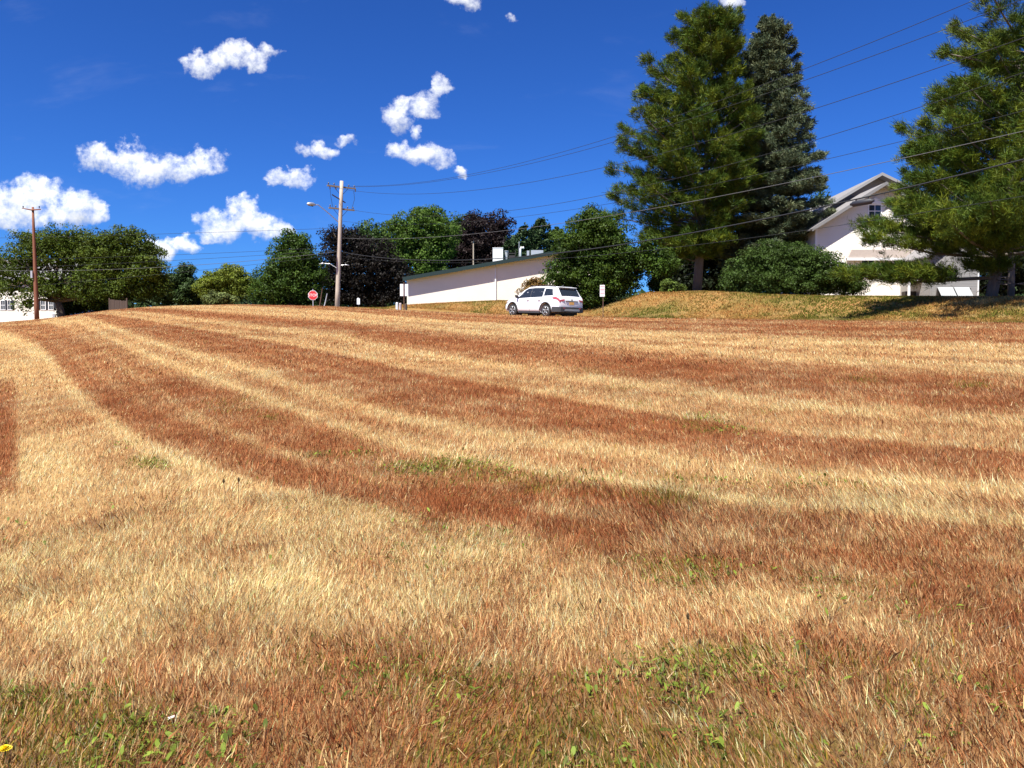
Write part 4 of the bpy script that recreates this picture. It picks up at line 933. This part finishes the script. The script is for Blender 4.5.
# grey-backed sign by the building
b0 = W(404, 312, 57); b0.z = Gf(b0.x, b0.y)
s2_ = empty('road_sign', b0, 'road sign seen from its pale grey back at the left end of the white building', 'sign', rz=.1)
z0, z1 = W(404, 296, 57).z - b0.z, W(404, 284, 57).z - b0.z
m = MB(); m.box(-.035, .035, -.05, 0, -.4, z1+.12); m.build('post', M_RUSTPOST, s2_)
m = MB(); m.box(-.27, .30, .002, .012, z0, z1); m.build('sign_panel', M_WHITE, s2_, bevel=.003)
# small roadside sign right of the car
b0 = W(603, 317.5, 40.3); b0.z = Gf(b0.x, b0.y)
s3_ = empty('parking_sign', b0, 'narrow white roadside sign on a dark post right of the parked car', 'sign', rz=-.1)
z0, z1 = W(602, 296.5, 40.3).z - b0.z, W(602, 285, 40.3).z - b0.z
m = MB(); m.box(-.02, .02, 0, .03, -.4, z1+.05); m.build('post', M_RUSTPOST, s3_)
m = MB(); m.box(-.16, .075, -.012, -.003, z0, z1); pn = m.build('sign_panel', M_WHITE, s3_)
m = MB()
for i, (a, b_) in enumerate(((.06, .10), (.15, .17), (.21, .27), (.32, .34), (.38, .43))): m.box(-.14, .055, -.016, -.0125, z1 - b_, z1 - a)
m.build('sign_mark', mat('sign_faded_red', (.55, .22, .24), .5), pn)
# white marker
b0 = W(358.5, 308.5, 69.5); b0.z = Gf(b0.x, b0.y)
mk = empty('utility_marker', b0, 'small white marker on a thin stake right of the grey utility pole', 'marker')
z0, z1 = W(358, 304.5, 69.5).z - b0.z, W(358, 298.5, 69.5).z - b0.z
m = MB(); m.box(-.02, .02, .005, .03, -.3, z0+.1); m.build('stake', M_DARKMET, mk)
m = MB(); m.box(-.13, .13, -.03, .0, z0, z1); m.box(-.09, .05, -.03, 0, z1, z1+.05); m.build('panel', M_WHITE, mk, bevel=.01)
# leaning stakes
for (xa_, va_, xb_, vb_, mt, lab) in ((319, 307, 322.4, 288, M_RUSTPOST, 'brown leaning stake, the longer of the two right of the stop sign'), (323.4, 307, 327.2, 293.5, M_METAL, 'thin grey leaning stake, the shorter of the two right of the stop sign')):
    a = W(xa_, va_, 70); a.z = Gf(a.x, a.y) - .2; b_ = W(xb_, vb_, 70)
    m = MB(); m.tube([(0, 0, 0), (b_ - a) * .5 + Vector((.02, 0, 0)), b_ - a], [.055, .05, .035], 7); m.tube([b_ - a, (b_ - a) * 1.01], [.06, .06], 7)
    o = m.build('leaning_stake', mt); o.location = a; tag(o, lab, 'stake', 'leaning stakes by the stop sign')
# stub posts
for i, (px_, h_, mt, lab) in enumerate(((397, .62, M_TRIM, 'white stub post, leftmost beside the road sign at the white building'), (400.3, .58, mat('pinkish_concrete', (.5, .40, .38), .8, 0, .15), 'pinkish stub post between the white stub post and the road sign'), (406, .56, M_WOOD, 'brown stub post just right of the road sign post'))):
    a = W(px_, 304.5, 68.5); a.z = Gf(a.x, a.y)
    m = MB(); m.tube([(0, 0, -.3), (0, 0, h_), (0, 0, h_+.04)], [.11, .11, .07], 10); o = m.build('bollard', mt, smooth=False); o.location = a; tag(o, lab, 'bollard', 'stub posts at the building corner')
# ------------------------------------------------------------------ the parked car
M_CAR = mat('white_car_paint', (.80, .81, .83), .25, 0, spec=.6)
M_CLAD = mat('grey_plastic_cladding', (.045, .047, .05), .6)
M_TYRE = mat('tyre_rubber', (.018, .018, .018), .85)
M_RIM = mat('alloy_rim', (.32, .33, .34), .4, .6)
M_TAIL = mat('tail_lamp_red', (.42, .08, .10), .2)
M_TAILW = mat('tail_lamp_clear', (.75, .62, .64), .2)
M_CHROME = mat('dark_chrome', (.20, .19, .19), .2, .9)
M_PLATE = mat('gold_plate', (.75, .42, .12), .5)
M_BUMP = mat('silver_bumper', (.30, .32, .34), .4, .3)
ST = [ # x, zb, wlow, zbelt, wbelt, zroof, wroof
 (-2.26, .50, .70, .86, .70, .90, .60), (-2.22, .40, .82, 1.00, .80, 1.04, .72), (-2.12, .33, .88, 1.10, .85, 1.20, .74), (-2.00, .30, .90, 1.11, .86, 1.38, .72),
 (-1.86, .28, .91, 1.11, .87, 1.555, .70), (-1.72, .27, .92, 1.10, .875, 1.605, .685), (-1.3, .25, .925, 1.08, .885, 1.645, .67), (-.8, .24, .925, 1.055, .89, 1.675, .665), (-.2, .24, .92, 1.03, .89, 1.68, .66), (.3, .24, .92, 1.01, .885, 1.655, .655),
 (.7, .24, .92, 1.00, .88, 1.50, .655), (1.0, .25, .92, .99, .875, 1.32, .68), (1.3, .26, .92, .98, .87, 1.115, .74), (1.5, .27, .91, .965, .86, 1.05, .74), (1.8, .28, .90, .92, .83, 1.00, .70), (2.0, .28, .86, .86, .78, .93, .64), (2.15, .30, .78, .76, .70, .82, .56), (2.25, .36, .60, .62, .52, .68, .42)]
STA = np.array(ST)
def sect(x):
    zb, wl, zk, wk, zr_, wr = [float(np.interp(x, STA[:, 0], STA[:, i])) for i in range(1, 7)]
    h = zk - zb
    half = [(wl*.90, zb), (wl*.985, zb+.10), (wl, zb+.28*h), (wl*1.0, zb+.62*h), (wk+.015, zk-.03), (wk-.02, zk), ((wk-.02)*.5+wr*.5+.012, zk*.5+zr_*.5), (wr, zr_-.03), (wr-.09, zr_), (wr*.5, zr_+.015), (0, zr_+.02)]
    return half
def gpt(x, t):   # point on the side glass plane, t 0 belt .. 1 roof
    s = sect(x); a, b_ = Vector((s[5][0], s[5][1])), Vector((s[7][0], s[7][1])); c = a.lerp(b_, t); return c.x + .012 * 4 * t * (1-t), c.y
xs = sorted(set([s[0] for s in ST] + list(np.linspace(-2.1, 2.1, 43))))
m = MB(); V_ = []
for x_ in xs:
    h_ = sect(x_); V_ += [(x_, y_, z_) for y_, z_ in h_] + [(x_, -y_, z_) for y_, z_ in h_[-2::-1]]
nn = 21; fs = [(i*nn+j, i*nn+(j+1) % nn, (i+1)*nn+(j+1) % nn, (i+1)*nn+j) for i in range(len(xs)-1) for j in range(nn)]
fs += [tuple(range(nn-1, -1, -1)), tuple((len(xs)-1)*nn + j for j in range(nn))]
m.add(V_, fs)
# where the wheels stand
HEAD = Vector((-.61, .79, 0)).normalized(); LEFT = Vector((-HEAD.y, HEAD.x, 0))
cc0 = W(541.8, 316, 43.6); ctr = Vector((cc0.x, cc0.y, 0)); WF, WR_, TRK, RW = 1.40, -1.29, .78, .345
def gz_(a, b_): q_ = ctr + HEAD*a + LEFT*b_; return Gf(q_.x, q_.y)
zf_, zr2, zl_, zr3 = (gz_(WF, TRK)+gz_(WF, -TRK))/2, (gz_(WR_, TRK)+gz_(WR_, -TRK))/2, (gz_(WF, TRK)+gz_(WR_, TRK))/2, (gz_(WF, -TRK)+gz_(WR_, -TRK))/2
fx = (HEAD + Vector((0, 0, (zf_-zr2)/(WF-WR_)))).normalized(); ly_ = (LEFT + Vector((0, 0, (zl_-zr3)/(2*TRK)))).normalized(); uz = fx.cross(ly_).normalized(); ly_ = uz.cross(fx)
ctr.z = (zf_*(-WR_) + zr2*WF)/(WF-WR_) - .05
car = empty('parked_car', ctr, 'white sport utility car seen from its left rear, parked beyond the crest of the field', 'car')
car.rotation_euler = Matrix((fx, ly_, uz)).transposed().to_euler()
body = m.build('body', M_CAR, car, smooth=True)
cut = MB()
for wx in (WF, WR_):
    for s in (-1, 1): cut.tube([(wx, s*.55, RW+.01), (wx, s*1.2, RW+.01)], .425, 28)
cutter = cut.build('cutter', M_CLAD)
bo = body.modifiers.new('b', 'BOOLEAN'); bo.object = cutter; bo.operation = 'DIFFERENCE'; bo.solver = 'EXACT'
body.parent = None; bpy.context.view_layer.update()
me = bpy.data.meshes.new_from_object(body.evaluated_get(bpy.context.evaluated_depsgraph_get())); body.modifiers.clear(); body.data = me; body.parent = car; bpy.data.objects.remove(cutter)
me.materials.clear(); me.materials.append(M_CAR)
for po_ in me.polygons: po_.use_smooth = True; po_.material_index = 0
bm_ = bmesh.new(); bm_.from_mesh(me)
for e_ in bm_.edges: e_.smooth = e_.calc_face_angle(0) < .6
bm_.to_mesh(me); bm_.free()
def side_glass(s, x0, x1, t0=.06, t1=.90, cut0=0, cut1=0, name='side_window'):
    m = MB(); n = 10; V = []
    for i in range(n + 1):
        x_ = x0 + (x1 - x0) * i / n
        for t in (t0, .5*(t0+t1), t1):
            xx = x_ + (cut0 * (1 - i/n) + cut1 * (i/n)) * (t - t0) / (t1 - t0); y_, z_ = gpt(xx, t)
            V.append((xx, s*(y_ + .006), z_))
    m.add(V, [(i*3+j, i*3+j+1, i*3+j+4, i*3+j+3) for i in range(n) for j in (0, 1)]); return m.build(name, M_GLASS, car, smooth=True)
for s in (1, -1):
    side_glass(s, .02, 1.18, cut1=-.62); side_glass(s, -.98, -.03); side_glass(s, -.028, .018, name='door_pillar').data.materials[0] = M_CLAD; side_glass(s, -1.78, -1.06, .14, .86, cut0=.18, cut1=0)
    m = MB(); m.add([(1.02, s*.90, 1.02), (1.02, s*1.04, 1.02), (.92, s*1.04, 1.02), (.92, s*.90, 1.02), (1.06, s*.90, 1.17), (1.03, s*1.08, 1.19), (.90, s*1.08, 1.19), (.90, s*.90, 1.17)],
        [(0,3,2,1),(4,5,6,7),(0,1,5,4),(1,2,6,5),(2,3,7,6),(3,0,4,7)]); m.box(.94, 1.0, min(s*.84, s*.91), max(s*.84, s*.91), 1.03, 1.10); m.build('side_mirror', M_CLAD, car, bevel=.02)
    for x_ in (.02, -1.02+.12):
        yk = sect(x_)[3][0]; m = MB(); m.box(x_, x_+.20, min(s*(yk-.01), s*(yk+.035)), max(s*(yk-.01), s*(yk+.035)), .90, .93); m.build('door_handle', M_CAR, car, bevel=.01)
    for x_ in (1.12, -.02, -.98):
        m = MB()
        for a, b_ in zip(range(0, 4), range(1, 5)):
            p_, q_ = sect(x_)[a+0], sect(x_)[a+1]; m.tube([(x_, s*(p_[0]+.001), p_[1]), (x_, s*(q_[0]+.001), q_[1])], .007, 4)
        m.build('door_seam', M_CLAD, car)
    m = MB()
    for x_ in np.linspace(-.84, .92, 12)[:-1]:
        dx = 1.76/11; y0, y1 = sect(x_)[0][0], sect(x_+dx)[0][0]
        m.box(x_, x_+dx, min(s*(y0-.05), s*(y0+.055)), max(s*(y0-.05), s*(y0+.055)), .215, .37)
    m.build('sill_cladding', M_CLAD, car)
    for wx in (WF, WR_):
        m = MB(); pr = []
        for k_ in range(17):
            a = math.pi * (k_/16) ; pr.append((wx + .445*math.cos(a), 0, RW+.01 + .445*math.sin(a)))
        ys = [sect(max(-2.2, min(2.2, q_[0])))[2][0] for q_ in pr]
        m.tube([(q_[0], s*(y_-.005), q_[2]) for q_, y_ in zip(pr, ys)], .03, 6); m.build('wheel_arch_trim', M_CLAD, car, smooth=True)
        m = MB(); m.tube([(wx, s*.5, RW+.01), (wx, s*.56, RW+.01)], .42, 24); m.build('wheel_well', M_CLAD, car)
        w_ = bpy.data.objects.new('wheel', None); link(w_, car); w_.location = (wx, s*TRK, RW)
        m = MB(); m.tube([(0, -.11, 0), (0, -.095, 0), (0, .095, 0), (0, .11, 0)], [.30, .345, .345, .30], 32, cap=True); m.build('tyre', M_TYRE, w_, smooth=False)
        m = MB(); o_ = s * .112
        m.tube([(0, o_, 0), (0, o_+s*.012, 0)], .075, 14)
        for k_ in range(5):
            a = 2*math.pi*k_/5 + .3; ca, sa = math.cos(a), math.sin(a)
            for da in (-.13, .13): m.tube([(.05*ca, o_+s*.008, .05*sa), (.225*math.cos(a+da), o_+s*.004, .225*math.sin(a+da))], [.03, .022], 5)
        rg = [(.235*math.cos(2*math.pi*k_/24), o_+s*.003, .235*math.sin(2*math.pi*k_/24)) for k_ in range(25)]
        m.tube(rg, .018, 6, cap=False); m.build('rim', M_RIM, w_, smooth=True)
    # tail lamps wrap the corner
    m = MB(); P1 = []
    for x_ in (-1.78, -1.92, -2.06, -2.16, -2.235):
        sc_ = sect(x_); y_ = sc_[4][0] + .012; P1 += [(x_ - (.012 if x_ < -2.1 else 0), s*y_, sc_[5][1] - .015 - .02*(x_ > -1.85)), (x_ - (.012 if x_ < -2.1 else 0), s*(y_+.012), sc_[5][1] - (.14 if x_ < -1.85 else .07))]
    P1 += [(-2.265, s*.50, .985), (-2.285, s*.50, .90)]
    m.add(P1, [(2*i, 2*i+1, 2*i+3, 2*i+2) for i in range(5)]); tl = m.build('tail_lamp', M_TAIL, car)
    m = MB(); sx_ = [(-1.6, 1.66), (-.8, 1.70), (.2, 1.69)]; m.tube([(a, s*.62, b_+.02) for a, b_ in sx_], .018, 6); m.build('roof_rail', M_CHROME, car)
    m = MB(); m.add([(1.86, s*.835, .88), (2.04, s*.79, .84), (2.18, s*.66, .76), (2.16, s*.70, .66), (2.02, s*.84, .70), (1.88, s*.885, .78)], [(0,1,2,3,4,5)]); m.build('headlamp', M_TAILW, car)
car.scale = (1.05, 1, .97)
# rear glass and tailgate details
m = MB(); ps = []
for x_ in (-2.15, -2.0, -1.875):
    sc_ = sect(x_); zz = sc_[8][1] + .012; yw = sc_[8][0] - .0
    for f in (-1, -.5, 0, .5, 1): ps.append((x_ - .018, f*yw*.98, zz + .012*(1-f*f)))
m.add(ps, [(i*5+j, i*5+j+1, i*5+j+6, i*5+j+5) for i in (0, 1) for j in range(4)]); m.build('rear_window', M_GLASS, car, smooth=True)
m = MB(); m.box(-2.0, 1.95, -.66, .66, .16, .34); m.build('underbody', M_TYRE, car)
m = MB(); m.prism([(-1.98, 1.60), (-1.70, 1.625), (-1.70, 1.66), (-1.98, 1.625)], -.60, .60); m.build('spoiler', M_CAR, car, bevel=.01)
m = MB(); ps = []
for x_ in (.42, .7, 1.0, 1.28):
    sc_ = sect(x_); zz = sc_[8][1] + .016
    for f in (-1, -.5, 0, .5, 1): ps.append((x_ + .012, f*sc_[8][0]*.98, zz + .012*(1-f*f)))
m.add(ps, [(i*5+j, i*5+j+1, i*5+j+6, i*5+j+5) for i in range(3) for j in range(4)]); m.build('windscreen', M_GLASS, car, smooth=True)
m = MB(); m.box(-2.285, -2.255, -.42, .42, .86, .90); m.build('tailgate_trim', M_CHROME, car, bevel=.006)
m = MB(); m.tube([(-2.29, 0, .95), (-2.275, 0, .95)], .045, 12); m.build('badge', M_CHROME, car)
m = MB(); m.box(-2.282, -2.262, -.155, .155, .70, .845); m.build('licence_plate', M_PLATE, car, bevel=.004)
m = MB()
for i, (x_, w_) in enumerate(((-2.30, .66), (-2.27, .78), (-2.18, .86), (-2.0, .91), (-1.78, .93))):
    pass
bz = [(-2.315, .60), (-2.30, .76), (-2.20, .89), (-2.0, .925), (-1.80, .935)]
PB = [(x_, -y_) for x_, y_ in bz[::-1]] + bz
V = [(x_, y_, .30) for x_, y_ in PB] + [(x_, y_, .56) for x_, y_ in PB] + [(x_ + .10, y_*.94, .58) for x_, y_ in PB] + [(x_ + .10, y_*.94, .28) for x_, y_ in PB]; n_ = len(PB)
m.add(V, [(r*n_+j, r*n_+j+1, ((r+1) % 4)*n_+j+1, ((r+1) % 4)*n_+j) for r in range(4) for j in range(n_-1)]); bu = m.build('rear_bumper', M_CLAD, car)
m = MB(); m.box(-2.325, -2.318, -.52, .52, .36, .47); m.build('skid_plate', M_BUMP, bu)
for s in (-1, 1):
    m = MB(); m.box(-2.33, -2.318, min(s*.48, s*.60), max(s*.48, s*.60), .49, .53); m.build('reflector', M_TAIL, bu)
m = MB(); m.tube([(-2.17, .02, 1.19), (-2.10, -.16, 1.27), (-2.05, -.34, 1.30)], .012, 5); m.build('rear_wiper', M_CLAD, car)
m = MB(); m.tube([(-1.45, 0, 1.68), (-1.62, 0, 1.76)], [.03, .008], 6); m.build('antenna', M_CLAD, car)

# ------------------------------------------------------------------ foreground plants
def gpos(px, v):                     # where the sight line through a pixel meets the turf
    y = 2.0
    while y < 60:
        x = Up(px, v) * y; z = EYE + Mv(v) * y
        if z <= Gf(x, y): return Vector((x, y, Gf(x, y)))
        y += .01
M_STEM = mat('green_stem', (.10, .12, .03), .7); M_SEED = mat('brown_seed_head', (.13, .09, .04), .9); M_PETAL = mat('yellow_petal', (.80, .62, .01), .6)
M_PETAL.node_tree.nodes['Principled BSDF'].inputs['Subsurface Weight'].default_value = 0
d0 = gpos(5, 766)
dn = empty('dandelion', d0, 'bright yellow dandelion flower at the bottom left corner', 'flower')
m = MB(); m.tube([(0, 0, 0), (.004, 0, .03), (0, 0, .052)], .002, 6); m.build('stem', M_STEM, dn)
m = MB()
for ring, (rr, zz, cnt) in enumerate(((.022, .004, 22), (.017, .008, 18), (.011, .012, 13), (.005, .015, 7))):
    for i in range(cnt):
        a = 2*math.pi*(i + .5*ring)/cnt + random.uniform(-.08, .08); c_, s_ = math.cos(a), math.sin(a); w_ = .0022
        m.add([(-s_*w_*.5, c_*w_*.5, .05), (s_*w_*.5, -c_*w_*.5, .05), (rr*c_ + s_*w_, rr*s_ - c_*w_, .052+zz), (rr*1.1*c_, rr*1.1*s_, .051+zz), (rr*c_ - s_*w_, rr*s_ + c_*w_, .052+zz)], [(0,1,2,3,4)])
m.build('petals', M_PETAL, dn)
for (px, v0, v1, lab) in ((687, 700, 612, 'tallest dry seed stalk standing up in the foreground grass'), (699.5, 690, 638, 'dark seed stalk leaning beside the tallest one in the foreground'), (600, 640, 599, 'short seed stalk left of the tall pair in the foreground grass'), (808, 700, 650, 'dark green seed stalk to the right of the tall pair in the foreground'),
                          (224, 505, 480, 'upright dark weed stalk in the pale stripe, left of its twin'), (239, 508, 478, 'upright dark weed stalk in the pale stripe, right of its twin')):
    b0 = gpos(px, v0); ht = (v0 - v1) / F * b0.y * .97
    s_ = empty('plantain_stalk', b0, lab, 'weed stalk', 'seed stalks in the grass')
    m = MB(); r_ = .0013 if v0 > 600 else .0018; m.tube([(0, 0, 0), (random.uniform(-.01, .01), .005, ht*.5), (random.uniform(-.012, .012), 0, ht)], r_, 6); m.build('stem', M_STEM if v1 > 640 else M_SEED, s_)
    m = MB(); n_ = 70
    for i in range(n_):
        t = i/n_; a = i*2.4; hh = .022 if v0 > 600 else .03; rr = (.004 if v0 > 600 else .006)*math.sin(math.pi*(.15+.8*t)); z_ = ht - hh*.6 + hh*t
        m.tube([(0, 0, z_), (rr*math.cos(a)*1.6, rr*math.sin(a)*1.6, z_+.004)], [.0012, .0006] if v0 > 600 else [.002, .001], 4)
    m.build('seed_head', M_SEED, s_)
b0 = gpos(170, 725)
m = MB(); m.add([(-.022, -.008, .03), (.0, -.014, .036), (.026, -.004, .045), (.024, .008, .050), (.002, .010, .043), (-.02, .006, .036), (-.022, -.008, .028), (.0, -.014, .034), (.026, -.004, .043), (.024, .008, .048), (.002, .010, .041), (-.02, .006, .034)], [(0,1,4,5),(1,2,3,4),(7,6,11,10),(8,7,10,9),(0,6,7,1),(1,7,8,2),(2,8,9,3),(3,9,10,4),(4,10,11,5),(5,11,6,0)])
o = m.build('withered_leaf', mat('bleached_leaf', (.62, .52, .44), .8, 0, .15)); o.location = b0; o.scale = (.65,)*3; tag(o, 'bleached white curled leaf lying on the grass at lower left', 'leaf')
# broad-leaved weeds: ground cover in green patches
n = 200000; r = np.sqrt(2.2**2 + rng.random(n) * (9**2 - 2.2**2)); th = np.radians(rng.uniform(-38, 38, n)); x = r*np.sin(th); y = r*np.cos(th); z = G(x, y)
d, g = field(x, y, z); gn = fbm(x, y, .38, 55); keep = (rng.random(n) < np.clip(g * 1.5, 0, 1) * np.clip((gn - .45) * 6, 0, 1) * .9) ; x, y, z = x[keep], y[keep], z[keep]; n = len(x)
ln = .012 + .042 * rng.random(n) ** 1.8; a = rng.uniform(0, 2*np.pi, n); el = rng.uniform(.15, 1.1, n)
dr = np.stack([np.cos(a)*np.cos(el), np.sin(a)*np.cos(el), np.sin(el)], -1); sd_ = np.stack([-np.sin(a), np.cos(a), rng.normal(0, .25, n)], -1); P0 = np.stack([x, y, z + rng.uniform(.0, .026, n)], -1)
wd = ln * rng.uniform(.10, .20, n)
V = np.stack([P0, P0 + dr*ln[:, None]*.4 - sd_*wd[:, None], P0 + dr*ln[:, None]*.75 - sd_*wd[:, None]*.8 - [0, 0, .003], P0 + dr*ln[:, None] - [0, 0, .010], P0 + dr*ln[:, None]*.75 + sd_*wd[:, None]*.8 - [0, 0, .003], P0 + dr*ln[:, None]*.4 + sd_*wd[:, None]], 1).reshape(-1, 3)
cg = np.array([.18, .24, .032])[None] * rng.uniform(.3, 1.3, (n, 1)); yel = rng.random(n) < .05; cg[yel] = np.array([.26, .21, .05])
tag(npmesh('weeds', V, np.full(n, 6), np.arange(n*6), LEAF, np.repeat(cg, 6, 0)), 'low broad-leaved green weeds among the dry grass', 'weeds', kind='stuff')
